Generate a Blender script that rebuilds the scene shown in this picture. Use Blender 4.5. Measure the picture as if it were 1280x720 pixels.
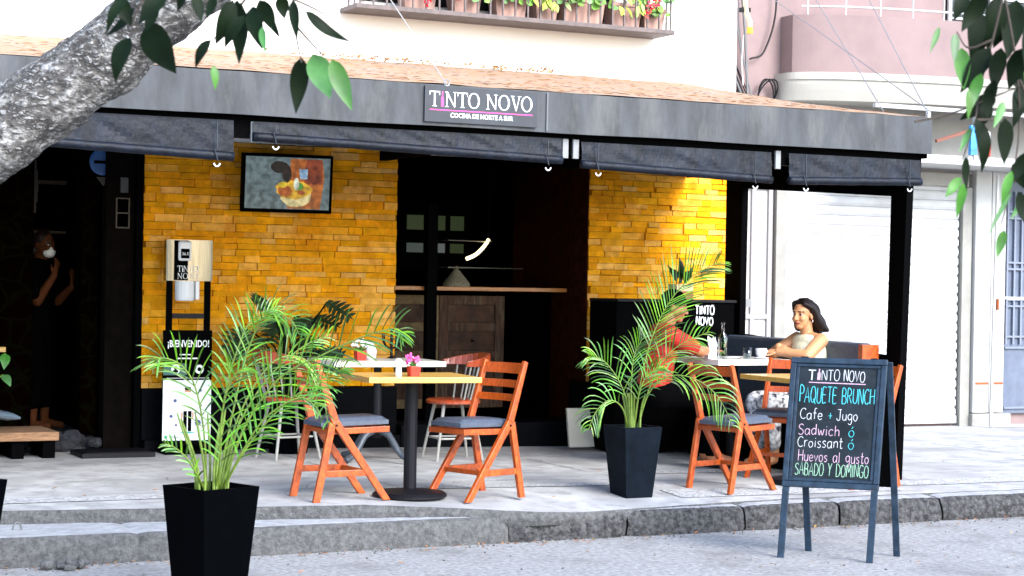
import bpy, bmesh, math, random
from mathutils import Vector, Matrix, noise
R = math.radians
random.seed(7)
for o in list(bpy.data.objects): bpy.data.objects.remove(o)
S = bpy.context.scene
COL = S.collection

# ------------------------------------------------------------------ camera, sky, sun, exposure
TH, RO, PI_ = R(26), R(1.0), -math.atan(9/2320)
fw = Vector((math.sin(TH)*math.cos(PI_), math.cos(TH)*math.cos(PI_), math.sin(PI_)))
r0 = Vector((math.cos(TH), -math.sin(TH), 0)); u0 = r0.cross(fw)
rt = r0*math.cos(RO) + u0*math.sin(RO); up = rt.cross(fw)
cd = bpy.data.cameras.new('camera'); cam = bpy.data.objects.new('camera', cd); COL.objects.link(cam)
cd.sensor_width = 36; cd.lens = 36*2320/1280; cd.clip_start = .1; cd.clip_end = 2000
cd.dof.use_dof = True; cd.dof.focus_distance = 12.6; cd.dof.aperture_fstop = 7.0
M_ = Matrix.Identity(4)
for i in range(3):
    M_[i][0], M_[i][1], M_[i][2] = rt[i], up[i], -fw[i]
M_[2][3] = 1.64
cam.matrix_world = M_
S.camera = cam

SUN_EL, SUN_AZ = 36, 165          # azimuth clockwise from +Y (into the cafe)
w = bpy.data.worlds.new('World'); S.world = w; w.use_nodes = True
nt = w.node_tree; bg = nt.nodes['Background']
sky = nt.nodes.new('ShaderNodeTexSky'); sky.sky_type = 'NISHITA'; sky.sun_disc = False
sky.sun_elevation = R(SUN_EL); sky.sun_rotation = R(SUN_AZ); sky.air_density = 1.0; sky.dust_density = 1.0; sky.ozone_density = 2.0
nt.links.new(sky.outputs[0], bg.inputs[0]); bg.inputs[1].default_value = .15
sl = bpy.data.lights.new('sun', 'SUN'); sl.energy = 1.5; sl.angle = R(32); sl.color = (1, .985, .96)
so = bpy.data.objects.new('sun', sl); COL.objects.link(so)
sd = Vector((math.sin(R(SUN_AZ))*math.cos(R(SUN_EL)), math.cos(R(SUN_AZ))*math.cos(R(SUN_EL)), math.sin(R(SUN_EL))))
so.rotation_euler = sd.to_track_quat('Z', 'Y').to_euler()
so.location = (3, -5, 20)
S.view_settings.view_transform = 'Standard'; S.view_settings.look = 'None'
S.view_settings.exposure = 2.2; S.view_settings.gamma = 1
S.render.engine = 'CYCLES'

# ------------------------------------------------------------------ helpers
RX, FX = Vector((math.cos(TH), -math.sin(TH), 0)), Vector((math.sin(TH), math.cos(TH), 0))
def V(r, f, z): return RX*r + FX*f + Vector((0, 0, z))      # street-view frame: metres right, forward, up

def mat(name, col, rough=.6, var=0, vs=8, bump=0, bs=60, metal=0, col2=None, spec=.5, stretch=None, trans=0, dirt=None, ds=3, isl=0, coat=0, detail=6, tl=0):
    m = bpy.data.materials.new(name); m.use_nodes = True
    n = m.node_tree.nodes; l = m.node_tree.links; b = n['Principled BSDF']
    b.inputs['Base Color'].default_value = (*col, 1); b.inputs['Roughness'].default_value = rough
    b.inputs['Metallic'].default_value = metal; b.inputs['Specular IOR Level'].default_value = spec
    if coat: b.inputs['Coat Weight'].default_value = coat; b.inputs['Coat Roughness'].default_value = .2
    if trans: b.inputs['Transmission Weight'].default_value = trans
    tc = n.new('ShaderNodeTexCoord'); src = tc.outputs['Object']
    if stretch:
        mp = n.new('ShaderNodeMapping'); mp.inputs['Scale'].default_value = stretch; l.new(src, mp.inputs[0]); src = mp.outputs[0]
    def nz(s, d=6, r=.6):
        t = n.new('ShaderNodeTexNoise'); t.inputs['Scale'].default_value = s; t.inputs['Detail'].default_value = d
        t.inputs['Roughness'].default_value = r; l.new(src, t.inputs['Vector']); return t.outputs['Fac']
    cur = None
    if var or col2:
        c2 = col2 or tuple(max(0, c*(1-var)) for c in col); c1 = col if col2 else tuple(min(1, c*(1+var)) for c in col)
        rp = n.new('ShaderNodeValToRGB'); rp.color_ramp.elements[0].position = .35; rp.color_ramp.elements[1].position = .65
        rp.color_ramp.elements[0].color = (*c2, 1); rp.color_ramp.elements[1].color = (*c1, 1)
        l.new(nz(vs, detail), rp.inputs[0]); cur = rp.outputs[0]
    if isl:
        gi = n.new('ShaderNodeNewGeometry'); hs = n.new('ShaderNodeHueSaturation')
        mr = n.new('ShaderNodeMapRange'); mr.inputs[3].default_value = 1-isl; mr.inputs[4].default_value = 1+isl
        l.new(gi.outputs['Random Per Island'], mr.inputs[0]); l.new(mr.outputs[0], hs.inputs['Value'])
        m2 = n.new('ShaderNodeMapRange'); m2.inputs[3].default_value = .5-.025*min(1, isl*2); m2.inputs[4].default_value = .5+.03*min(1, isl*2)
        mm = n.new('ShaderNodeMath'); mm.operation = 'FRACT'; mu = n.new('ShaderNodeMath'); mu.operation = 'MULTIPLY'; mu.inputs[1].default_value = 7.31
        l.new(gi.outputs['Random Per Island'], mu.inputs[0]); l.new(mu.outputs[0], mm.inputs[0]); l.new(mm.outputs[0], m2.inputs[0]); l.new(m2.outputs[0], hs.inputs['Hue'])
        m3 = n.new('ShaderNodeMapRange'); m3.inputs[1].default_value = .6; m3.inputs[3].default_value = 1.0; m3.inputs[4].default_value = 1-min(.25, isl); l.new(mm.outputs[0], m3.inputs[0]); l.new(m3.outputs[0], hs.inputs['Saturation'])
        if cur: l.new(cur, hs.inputs['Color'])
        else: hs.inputs['Color'].default_value = (*col, 1)
        cur = hs.outputs[0]
    if dirt:
        rp = n.new('ShaderNodeValToRGB'); rp.color_ramp.elements[0].position = .5; rp.color_ramp.elements[1].position = .72
        l.new(nz(ds, 8, .7), rp.inputs[0])
        mx = n.new('ShaderNodeMix'); mx.data_type = 'RGBA'; l.new(rp.outputs[0], mx.inputs['Factor'])
        if cur: l.new(cur, mx.inputs[6])
        else: mx.inputs[6].default_value = (*col, 1)
        mx.inputs[7].default_value = (*dirt, 1); cur = mx.outputs[2]
    if cur: l.new(cur, b.inputs['Base Color'])
    if tl:
        t_ = n.new('ShaderNodeBsdfTranslucent'); ms = n.new('ShaderNodeMixShader'); ms.inputs[0].default_value = tl
        if cur: l.new(cur, t_.inputs[0])
        else: t_.inputs[0].default_value = (*col, 1)
        l.new(b.outputs[0], ms.inputs[1]); l.new(t_.outputs[0], ms.inputs[2]); l.new(ms.outputs[0], n['Material Output'].inputs[0])
    if bump:
        bp = n.new('ShaderNodeBump'); bp.inputs['Strength'].default_value = 1; bp.inputs['Distance'].default_value = bump
        l.new(nz(bs, 5, .65), bp.inputs['Height']); l.new(bp.outputs[0], b.inputs['Normal'])
    return m
def emis(name, col, s, nz_=0):
    m = mat(name, (.004,.004,.004), .5); b = m.node_tree.nodes['Principled BSDF']
    b.inputs['Emission Color'].default_value = (*col, 1); b.inputs['Emission Strength'].default_value = s
    if nz_:
        n = m.node_tree.nodes; l = m.node_tree.links; t = n.new('ShaderNodeTexNoise'); t.inputs['Scale'].default_value = nz_; t.inputs['Detail'].default_value = 5
        tc = n.new('ShaderNodeTexCoord'); l.new(tc.outputs['Object'], t.inputs['Vector']); rp = n.new('ShaderNodeValToRGB'); e = rp.color_ramp.elements
        e[0].position, e[1].position = .3, .7; e[0].color = (*[c*.35 for c in col], 1); e[1].color = (*[min(1, c*1.35) for c in col], 1); l.new(t.outputs['Fac'], rp.inputs[0]); l.new(rp.outputs[0], b.inputs['Emission Color'])
    return m

class MB:
    def __init__(s): s.v = []; s.f = []; s.mi = []; s.cur = 0
    def quadface(s, pts):
        k = len(s.v); s.v += [tuple(p) for p in pts]; s.f.append(tuple(range(k, k+len(pts)))); s.mi.append(s.cur); return s
    def hexa(s, p):                                   # 8 points: bottom 4 ccw, top 4 ccw
        k = len(s.v); s.v += [tuple(q) for q in p]
        for f in ((3,2,1,0),(4,5,6,7),(0,1,5,4),(1,2,6,5),(2,3,7,6),(3,0,4,7)):
            s.f.append(tuple(k+i for i in f)); s.mi.append(s.cur)
        return s
    def box(s, x0, x1, y0, y1, z0, z1, M=None):
        p = [Vector(q) for q in ((x0,y0,z0),(x1,y0,z0),(x1,y1,z0),(x0,y1,z0),(x0,y0,z1),(x1,y0,z1),(x1,y1,z1),(x0,y1,z1))]
        if M: p = [M @ q for q in p]
        return s.hexa(p)
    def beam(s, a, b, w, h, side=(0,1,0)):            # rectangular bar, w along side
        a, b = Vector(a), Vector(b); d = (b-a).normalized(); sd = Vector(side); sd = (sd-d*sd.dot(d)).normalized(); n = d.cross(sd)
        p = []
        for q in (a, b):
            p += [q-sd*w/2-n*h/2, q+sd*w/2-n*h/2, q+sd*w/2+n*h/2, q-sd*w/2+n*h/2]
        return s.hexa(p)
    def tube(s, pts, r, n=8, caps=True):
        pts = [Vector(p) for p in pts]; rs = r if isinstance(r, (list, tuple)) else [r]*len(pts); k = len(s.v); prev = None
        for i, p in enumerate(pts):
            t = (pts[min(i+1, len(pts)-1)]-pts[max(i-1, 0)]).normalized()
            if prev is None: a = t.orthogonal().normalized()
            else: a = (prev-t*prev.dot(t)).normalized()
            prev = a; b = t.cross(a)
            for j in range(n):
                q = 2*math.pi*j/n; s.v.append(tuple(p+(a*math.cos(q)+b*math.sin(q))*rs[i]))
        for i in range(len(pts)-1):
            for j in range(n):
                s.f.append((k+i*n+j, k+i*n+(j+1)%n, k+(i+1)*n+(j+1)%n, k+(i+1)*n+j)); s.mi.append(s.cur)
        if caps:
            s.f.append(tuple(k+j for j in range(n-1, -1, -1))); s.mi.append(s.cur)
            e = k+(len(pts)-1)*n; s.f.append(tuple(e+j for j in range(n))); s.mi.append(s.cur)
        return s
    def lathe(s, prof, c=(0,0,0), n=20, M=None):      # prof: (r, z)
        k = len(s.v)
        for r_, z in prof:
            for j in range(n):
                q = 2*math.pi*j/n; p = Vector((c[0]+r_*math.cos(q), c[1]+r_*math.sin(q), c[2]+z)); s.v.append(tuple(M @ p if M else p))
        for i in range(len(prof)-1):
            for j in range(n):
                s.f.append((k+i*n+j, k+i*n+(j+1)%n, k+(i+1)*n+(j+1)%n, k+(i+1)*n+j)); s.mi.append(s.cur)
        s.f.append(tuple(k+j for j in range(n-1, -1, -1))); s.mi.append(s.cur)
        e = k+(len(prof)-1)*n; s.f.append(tuple(e+j for j in range(n))); s.mi.append(s.cur)
        return s
    def ball(s, c, r, M=None, nu=16, nv=10):          # ellipsoid, r = (a,b,c) in frame M(3x3)
        c = Vector(c); r = r if isinstance(r, (tuple, list)) else (r, r, r); k = len(s.v)
        for i in range(1, nv):
            for j in range(nu):
                t, q = math.pi*i/nv, 2*math.pi*j/nu
                p = Vector((r[0]*math.sin(t)*math.cos(q), r[1]*math.sin(t)*math.sin(q), r[2]*math.cos(t)))
                s.v.append(tuple(c+(M @ p if M else p)))
        for sg in (1, -1):
            p = Vector((0, 0, sg*r[2])); s.v.append(tuple(c+(M @ p if M else p)))
        T = k+(nv-1)*nu
        for i in range(nv-2):
            for j in range(nu):
                s.f.append((k+i*nu+j, k+(i+1)*nu+j, k+(i+1)*nu+(j+1)%nu, k+i*nu+(j+1)%nu)); s.mi.append(s.cur)
        for j in range(nu):
            s.f.append((T, k+j, k+(j+1)%nu)); s.mi.append(s.cur)
            s.f.append((T+1, k+(nv-2)*nu+(j+1)%nu, k+(nv-2)*nu+j)); s.mi.append(s.cur)
        return s
    def build(s, name, mats, parent=None, smooth=False, bevel=0, loc=None):
        me = bpy.data.meshes.new(name); me.from_pydata(s.v, [], s.f)
        for m in (mats if isinstance(mats, (list, tuple)) else [mats]): me.materials.append(m)
        me.polygons.foreach_set('material_index', s.mi)
        if smooth: me.polygons.foreach_set('use_smooth', [True]*len(me.polygons))
        me.update(); o = bpy.data.objects.new(name, me); COL.objects.link(o)
        if parent: o.parent = parent
        if loc: o.location = loc
        if bevel:
            b = o.modifiers.new('bevel', 'BEVEL'); b.width = bevel; b.segments = 2; b.limit_method = 'ANGLE'; b.angle_limit = R(40)
        return o
def tag(o, label=None, cat=None, group=None, kind=None):
    if label: o['label'] = label
    if cat: o['category'] = cat
    if group: o['group'] = group
    if kind: o['kind'] = kind
    return o
def thing(name, label, cat, loc=(0,0,0), rz=0, group=None):
    o = bpy.data.objects.new(name, None); COL.objects.link(o); o.location = loc; o.rotation_euler = (0, 0, rz); o.empty_display_size = .1
    return tag(o, label, cat, group)
def dup(root, loc, rz, label, rename=None):
    r = root.copy(); COL.objects.link(r); r.location = loc; r.rotation_euler = (0, 0, rz); r['label'] = label
    for ch in list(root.children):
        c = ch.copy(); COL.objects.link(c); c.parent = r
        for g in list(ch.children):
            d = g.copy(); COL.objects.link(d); d.parent = c
    return r
def struct(o): o['kind'] = 'structure'; return o
def evalmesh(o):
    dg = bpy.context.evaluated_depsgraph_get(); me = bpy.data.meshes.new_from_object(o.evaluated_get(dg)); return me
def fuse(mb, name, mats, parent=None, vox=.006, smooth=3):      # one continuous skin out of overlapping volumes
    o = mb.build(name, mats, None); rm = o.modifiers.new('r', 'REMESH'); rm.mode = 'VOXEL'; rm.voxel_size = vox
    sm = o.modifiers.new('s', 'SMOOTH'); sm.iterations = smooth; sm.factor = .5
    bpy.context.view_layer.update(); me = evalmesh(o); bpy.data.objects.remove(o)
    me.name = name; me.materials.clear()
    for m in (mats if isinstance(mats, (list, tuple)) else [mats]): me.materials.append(m)
    me.polygons.foreach_set('use_smooth', [True]*len(me.polygons)); me.polygons.foreach_set('material_index', [0]*len(me.polygons))
    o = bpy.data.objects.new(name, me); COL.objects.link(o)
    if parent: o.parent = parent
    return o
def textobj(txt, name, m, parent, M, size, bold=0, width=None, align='CENTER', thick=.0005):   # lettering mesh in the plane M
    cu = bpy.data.curves.new('t', 'FONT'); cu.body = txt; cu.size = size; cu.align_x = align; cu.extrude = thick; cu.offset = bold; cu.resolution_u = 3
    o = bpy.data.objects.new('t', cu); COL.objects.link(o); bpy.context.view_layer.update(); me = evalmesh(o); bpy.data.objects.remove(o)
    if width:
        xs = [v.co.x for v in me.vertices]; k = width/(max(xs)-min(xs))
        for v in me.vertices: v.co.x *= k
    me.transform(M); me.materials.clear(); me.materials.append(m); me.name = name
    o = bpy.data.objects.new(name, me); COL.objects.link(o); o.parent = parent; return o
def frame(origin, u, v):                               # 4x4 with x along u, y along v, z out
    u = Vector(u).normalized(); v = Vector(v).normalized(); n = u.cross(v); m = Matrix.Identity(4)
    for i in range(3): m[i][0], m[i][1], m[i][2], m[i][3] = u[i], v[i], n[i], origin[i]
    return m
WALLFRAME = lambda x, y, z: frame((x, y, z), (1,0,0), (0,0,1))   # x right, y up, z toward the street
def crom(pts, n):
    P = [Vector(p) for p in pts]; P = [P[0]*2-P[1]] + P + [P[-1]*2-P[-2]]; out = []
    for i in range(1, len(P)-2):
        for k in range(n):
            t = k/n; a, b, c, d = P[i-1:i+3]
            out.append(.5*((2*b)+(c-a)*t+(2*a-5*b+4*c-d)*t*t+(3*b-a-3*c+d)*t**3))
    out.append(P[-2]); return out

# serif capitals for the sign: strokes given as (x0,y0,x1,y1,w0,w1) in a unit-high box, plus rings
def serif(mb, ch, x, M, h, k=0):
    def q(pts, d): mb.quadface([M @ Vector((x+a*h, b*h, d)) for a, b in pts])
    d = .0006
    if ch == 'T':
        q([(.34,.0),(.46,.0),(.46,.93),(.34,.93)], d); q([(.0,.93),(.8,.93),(.8,1),(.0,1)], d+.0003); q([(.0,.74),(.035,.74),(.06,.93),(0,.93)], d); q([(.765,.74),(.8,.74),(.8,.93),(.74,.93)], d); q([(.22,0),(.58,0),(.58,.03),(.22,.03)], d+.0006); return .8
    if ch == 'N':
        q([(.12,0),(.17,0),(.17,.97),(.12,.97)], d); q([(.74,0),(.80,0),(.80,.97),(.74,.97)], d); q([(.02,1),(.20,1),(.80,.0),(.74,.0)], d+.0003)
        q([(.0,.0),(.29,.0),(.29,.03),(.0,.03)], d+.0006); q([(.62,.97),(.92,.97),(.92,1),(.62,1)], d+.0006); return .93
    if ch == 'V':
        q([(.08,1),(.22,1),(.50,.0),(.43,.0)], d); q([(.70,1),(.76,1),(.49,.0),(.44,.0)], d+.0003); q([(.0,.97),(.32,.97),(.32,1),(.0,1)], d+.0006); q([(.58,.97),(.88,.97),(.88,1),(.58,1)], d+.0006); return .85
    if ch == 'O':
        n = 28
        for i in range(n):
            a, b = 2*math.pi*i/n, 2*math.pi*(i+1)/n
            P = lambda t, rx, ry: (.46+rx*math.cos(t), .5+ry*math.sin(t))
            q([P(a,.33,.465), P(a,.46,.52), P(b,.46,.52), P(b,.33,.465)], d)
        return .95
    return .35
def bottle_i(mb, x, M, h):                             # the small wine bottle that stands for the i
    pts = [(.06,0),(.26,0),(.26,.55),(.2,.68),(.2,1.0),(.12,1.0),(.12,.68),(.06,.55)]
    mb.quadface([M @ Vector((x+a*h, b*h, .0006)) for a, b in pts])
def serif_word(parent, name, m, mi, M, h, width, pink=True):
    adv = {'T': .84, 'i': .36, 'N': .98, 'O': .98, 'V': .86, ' ': .45}
    word = 'TiNTO NOVO'; tot = sum(adv[c] for c in word)*h; k = width/tot
    M2 = M @ Matrix.Scale(k, 4, (1,0,0)); a, b = MB(), MB(); x = -tot/2
    for c in word:
        if c == 'i': bottle_i(b, x, M2, h)
        elif c != ' ': serif(a, c, x, M2, h)
        x += adv[c]*h
    a.build(name, m, parent); b.build('bottle_mark', mi, parent)

# chalk hand: polylines in a box of cap height 1
CH = {
'A': (.62, [[(0,0),(.3,1),(.6,0)], [(.1,.35),(.5,.35)]]),
'B': (.55, [[(.05,0),(.05,1),(.38,.95),(.45,.75),(.36,.56),(.07,.52)], [(.07,.52),(.42,.47),(.52,.24),(.4,.03),(.05,0)]]),
'C': (.55, [[(.52,.85),(.38,.98),(.16,.9),(.03,.6),(.03,.35),(.15,.08),(.35,0),(.52,.12)]]),
'D': (.6, [[(.05,0),(.05,1),(.35,.93),(.54,.68),(.55,.35),(.38,.06),(.05,0)]]),
'E': (.5, [[(.46,1),(.05,1),(.05,0),(.46,0)], [(.05,.52),(.4,.52)]]),
'G': (.6, [[(.54,.85),(.38,.98),(.15,.9),(.03,.6),(.03,.32),(.15,.06),(.38,0),(.55,.12),(.55,.42),(.32,.42)]]),
'H': (.6, [[(.05,0),(.05,1)], [(.54,0),(.54,1)], [(.05,.5),(.54,.52)]]),
'J': (.5, [[(.1,1),(.5,1)], [(.36,1),(.36,.2),(.25,0),(.08,.06),(.03,.2)]]),
'M': (.7, [[(.03,0),(.1,1),(.34,.35),(.58,1),(.66,0)]]),
'I': (.18, [[(.08,0),(.08,1)]]),
'N': (.6, [[(.05,0),(.05,1),(.53,.02),(.53,1)]]),
'O': (.62, [[(.3,1),(.12,.9),(.03,.62),(.03,.35),(.12,.08),(.3,0),(.47,.08),(.57,.35),(.57,.62),(.47,.9),(.3,1)]]),
'P': (.52, [[(.05,0),(.05,1),(.36,.97),(.48,.78),(.4,.55),(.05,.48)]]),
'Q': (.64, [[(.3,1),(.12,.9),(.03,.62),(.03,.35),(.12,.08),(.3,0),(.47,.08),(.57,.35),(.57,.62),(.47,.9),(.3,1)], [(.36,.22),(.6,-.1)]]),
'R': (.56, [[(.05,0),(.05,1),(.36,.97),(.46,.78),(.38,.56),(.06,.5)], [(.2,.5),(.52,0)]]),
'S': (.5, [[(.44,.88),(.28,1),(.08,.9),(.05,.7),(.2,.55),(.38,.43),(.45,.22),(.34,.03),(.15,0),(.02,.12)]]),
'T': (.56, [[(.0,1),(.54,1)], [(.27,1),(.27,0)]]),
'U': (.58, [[(.05,1),(.05,.25),(.17,.02),(.38,.02),(.52,.25),(.52,1)]]),
'V': (.56, [[(0,1),(.27,0),(.53,1)]]),
'Y': (.52, [[(0,1),(.25,.5)], [(.5,1),(.25,.5),(.22,0)]]),
'a': (.5, [[(.42,.5),(.25,.6),(.06,.48),(.03,.2),(.15,0),(.32,.08),(.42,.3)], [(.42,.58),(.42,.1),(.48,0)]]),
'c': (.45, [[(.4,.5),(.24,.6),(.06,.45),(.04,.18),(.2,0),(.4,.1)]]),
'd': (.52, [[(.42,.5),(.25,.6),(.06,.45),(.04,.18),(.2,0),(.4,.18)], [(.43,1),(.43,0)]]),
'e': (.46, [[(.05,.3),(.38,.33),(.36,.52),(.22,.6),(.06,.48),(.04,.2),(.2,0),(.4,.1)]]),
'f': (.38, [[(.36,.95),(.24,1),(.16,.85),(.16,0)], [(.02,.55),(.32,.55)]]),
'g': (.5, [[(.42,.5),(.25,.6),(.06,.45),(.06,.2),(.22,.05),(.4,.2)], [(.43,.58),(.43,-.2),(.28,-.38),(.08,-.28)]]),
'h': (.48, [[(.06,1),(.06,0)], [(.06,.4),(.25,.6),(.4,.48),(.42,0)]]),
'i': (.2, [[(.09,.58),(.09,0)], [(.08,.78),(.1,.84)]]),
'l': (.2, [[(.09,1),(.09,0)]]),
'n': (.48, [[(.06,.58),(.06,0)], [(.06,.4),(.25,.6),(.4,.48),(.42,0)]]),
'o': (.48, [[(.22,.6),(.06,.48),(.04,.2),(.2,0),(.36,.1),(.42,.35),(.34,.54),(.22,.6)]]),
'r': (.36, [[(.06,.58),(.06,0)], [(.06,.38),(.18,.56),(.34,.57)]]),
's': (.4, [[(.34,.52),(.2,.6),(.06,.5),(.12,.36),(.28,.26),(.33,.12),(.2,0),(.03,.06)]]),
't': (.36, [[(.16,.92),(.16,.08),(.26,0),(.34,.06)], [(.02,.6),(.32,.6)]]),
'u': (.48, [[(.06,.58),(.06,.14),(.2,0),(.36,.1),(.42,.3)], [(.42,.58),(.42,0)]]),
'v': (.44, [[(.02,.58),(.2,0),(.4,.58)]]),
'w': (.6, [[(.02,.58),(.14,0),(.28,.45),(.42,0),(.56,.58)]]),
'ó': (.48, [[(.22,.6),(.06,.48),(.04,.2),(.2,0),(.36,.1),(.42,.35),(.34,.54),(.22,.6)], [(.22,.76),(.34,.95)]]),
'+': (.5, [[(.22,.05),(.22,.7)], [(.02,.38),(.42,.38)]]),
' ': (.42, [])}
_k = [0]
def chalk(parent, txt, m, M, x0, x1, y, h, wd=.005, name='lettering'):
    rnd = random.Random(hash(txt) % 99 if False else len(txt)*7+ord(txt[0])); tot = sum(CH[c][0]+.09 for c in txt)-.09; k = (x1-x0)/tot; x = 0; mb = MB()
    for c in txt:
        adv, st = CH[c]; dy = rnd.uniform(-.04, .04); sc = rnd.uniform(.93, 1.06)
        for pl in st:
            P = [Vector((x0+(x+a)*k, y+(b*sc+dy)*h, 0)) for a, b in pl]
            if len(P) > 3: P = crom(P, 4)
            _k[0] += 1; d = .0012+(_k[0] % 40)*.00004
            L, Rr = [], []
            for i, p in enumerate(P):
                t = (P[min(i+1, len(P)-1)]-P[max(i-1, 0)]).normalized(); n_ = Vector((-t.y, t.x, 0)); ww = wd*rnd.uniform(.38, .6)
                L.append(p+n_*ww); Rr.append(p-n_*ww)
            for i in range(len(P)-1):
                mb.quadface([M @ (q+Vector((0,0,d))) for q in (Rr[i], Rr[i+1], L[i+1], L[i])])
        x += adv+.09
    return mb.build(name, m, parent)

# ------------------------------------------------------------------ materials
m_street = mat('street asphalt', (.30,.294,.288), .9, .32, 30, .010, 130, dirt=(.17,.163,.158), ds=1.6, spec=.2)
m_walk = mat('pavement concrete', (.345,.342,.338), .85, .26, 6, .003, 90, dirt=(.175,.172,.17), ds=1.5, spec=.2)
m_kerb = mat('kerb concrete', (.105,.104,.104), .9, .3, 34, .014, 80, dirt=(.05,.05,.05), ds=26, spec=.1)
m_kerbd = mat('old kerb stone', (.078,.076,.077), .95, .5, 30, .03, 45, dirt=(.012,.012,.013), ds=20, spec=.1)
m_white = mat('white render', (.82,.80,.76), .85, .03, 1.5, .001, 200)
m_pink = mat('pink render', (.215,.15,.145), .85, .1, 2, .001, 150)
m_cream = mat('cream moulding', (.38,.36,.32), .8, .05, 3)
m_brick = mat('split yellow brick', (.80,.335,.006), .9, .17, 11, .006, 60, isl=.13, dirt=(.58,.20,.005), ds=3.2, spec=.1)
m_mortar = mat('mortar', (.26,.09,.006), .95, spec=.05)
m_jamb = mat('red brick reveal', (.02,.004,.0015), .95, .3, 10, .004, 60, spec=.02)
m_black = mat('black paint', (.0006,.0006,.0008), .75, spec=.03)
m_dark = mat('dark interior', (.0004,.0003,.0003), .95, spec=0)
m_plinth = mat('black stone plinth', (.0012,.0015,.0025), .6, .3, 12, .002, 60, spec=.05)
m_pil = mat('dark grey plaster', (.004,.003,.0025), .9, .3, 12, spec=.02)
m_fascia = mat('weathered grey vinyl', (.034,.037,.042), .65, .45, 5, .0015, 40, stretch=(1.3,1,.4), dirt=(.085,.083,.081), ds=2.2)
m_blind = mat('rolled grey vinyl', (.0042,.0066,.0125), .5, .5, 12, .012, 14, spec=.2, stretch=(1,1,.5))
m_seam = mat('blind seam', (.02,.025,.035), .6)
m_roof = mat('roof with rust needles', (.27,.22,.175), .9, 0, 26, .006, 60, col2=(.33,.13,.02), stretch=(.45,1.2,1.2), dirt=(.25,.225,.205), ds=5)
m_steel = mat('galvanised steel', (.32,.32,.33), .45, .1, 20, metal=.7)
m_iron = mat('black iron', (.004,.004,.006), .5, .2, 30, spec=.2)
m_brown = mat('brown painted iron', (.10,.075,.07), .6, .25, 20)
m_chair = mat('orange varnished wood', (.39,.062,.004), .38, .4, 22, .0006, 60, stretch=(1.4,7,1), coat=.12, dirt=(.17,.02,.002), ds=12)
m_chairseat = mat('grey blue vinyl seat', (.055,.07,.10), .5, .15, 30, .0008, 300)
m_pine = mat('pale varnished tabletop', (.60,.33,.07), .35, .15, 6, 0, 60, stretch=(.6,7,1), coat=.3)
m_whitetop = mat('worn white tabletop', (.84,.80,.70), .45, .06, 6, stretch=(1,6,1))
m_oak = mat('ledge wood', (.34,.12,.02), .4, .25, 12, stretch=(.5,6,6), coat=.2)
m_oldwood = mat('weathered door wood', (.055,.022,.009), .85, .5, 9, .004, 40, stretch=(4,4,.6), dirt=(.11,.085,.05), ds=7)
m_bench = mat('weathered plank', (.30,.16,.08), .8, .35, 14, .004, 50, stretch=(1,5,5))
m_planter = mat('black planter', (.0004,.0006,.001), .6, .2, 12, .001, 60, spec=.015)
m_soil = mat('soil', (.03,.02,.012), .95, .4, 40, .01, 60)
m_palm = mat('areca palm leaflet', (.078,.22,.008), .28, .5, 9, isl=.75, tl=.22)
m_palmstem = mat('areca palm cane', (.12,.19,.022), .5, .25, 18)
m_leafd = mat('shade darkened leaf', (.0035,.010,.0025), .55, .3, 12, spec=.12, tl=.2)  # near-black leaf colour stands in for backlight and crown shade
m_leafg = mat('young green leaf', (.03,.15,.006), .5, tl=.3) if 0 else mat('young green leaf', (.03,.14,.006), .5, .25, 12, isl=.25)
m_ger = mat('geranium leaf', (.10,.24,.03), .6, .3, 8, isl=.4)
m_gery = mat('lime leaf', (.26,.36,.03), .6, .3, 8, isl=.3)
m_red = mat('red petal', (.55,.012,.02), .6, isl=.3)
m_pinkp = mat('pink petal', (.7,.06,.25), .6, isl=.2)
m_whitep = mat('white petal', (.8,.78,.74), .6)
m_bark = mat('fissured grey bark', (.5,.5,.5), .95)
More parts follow.
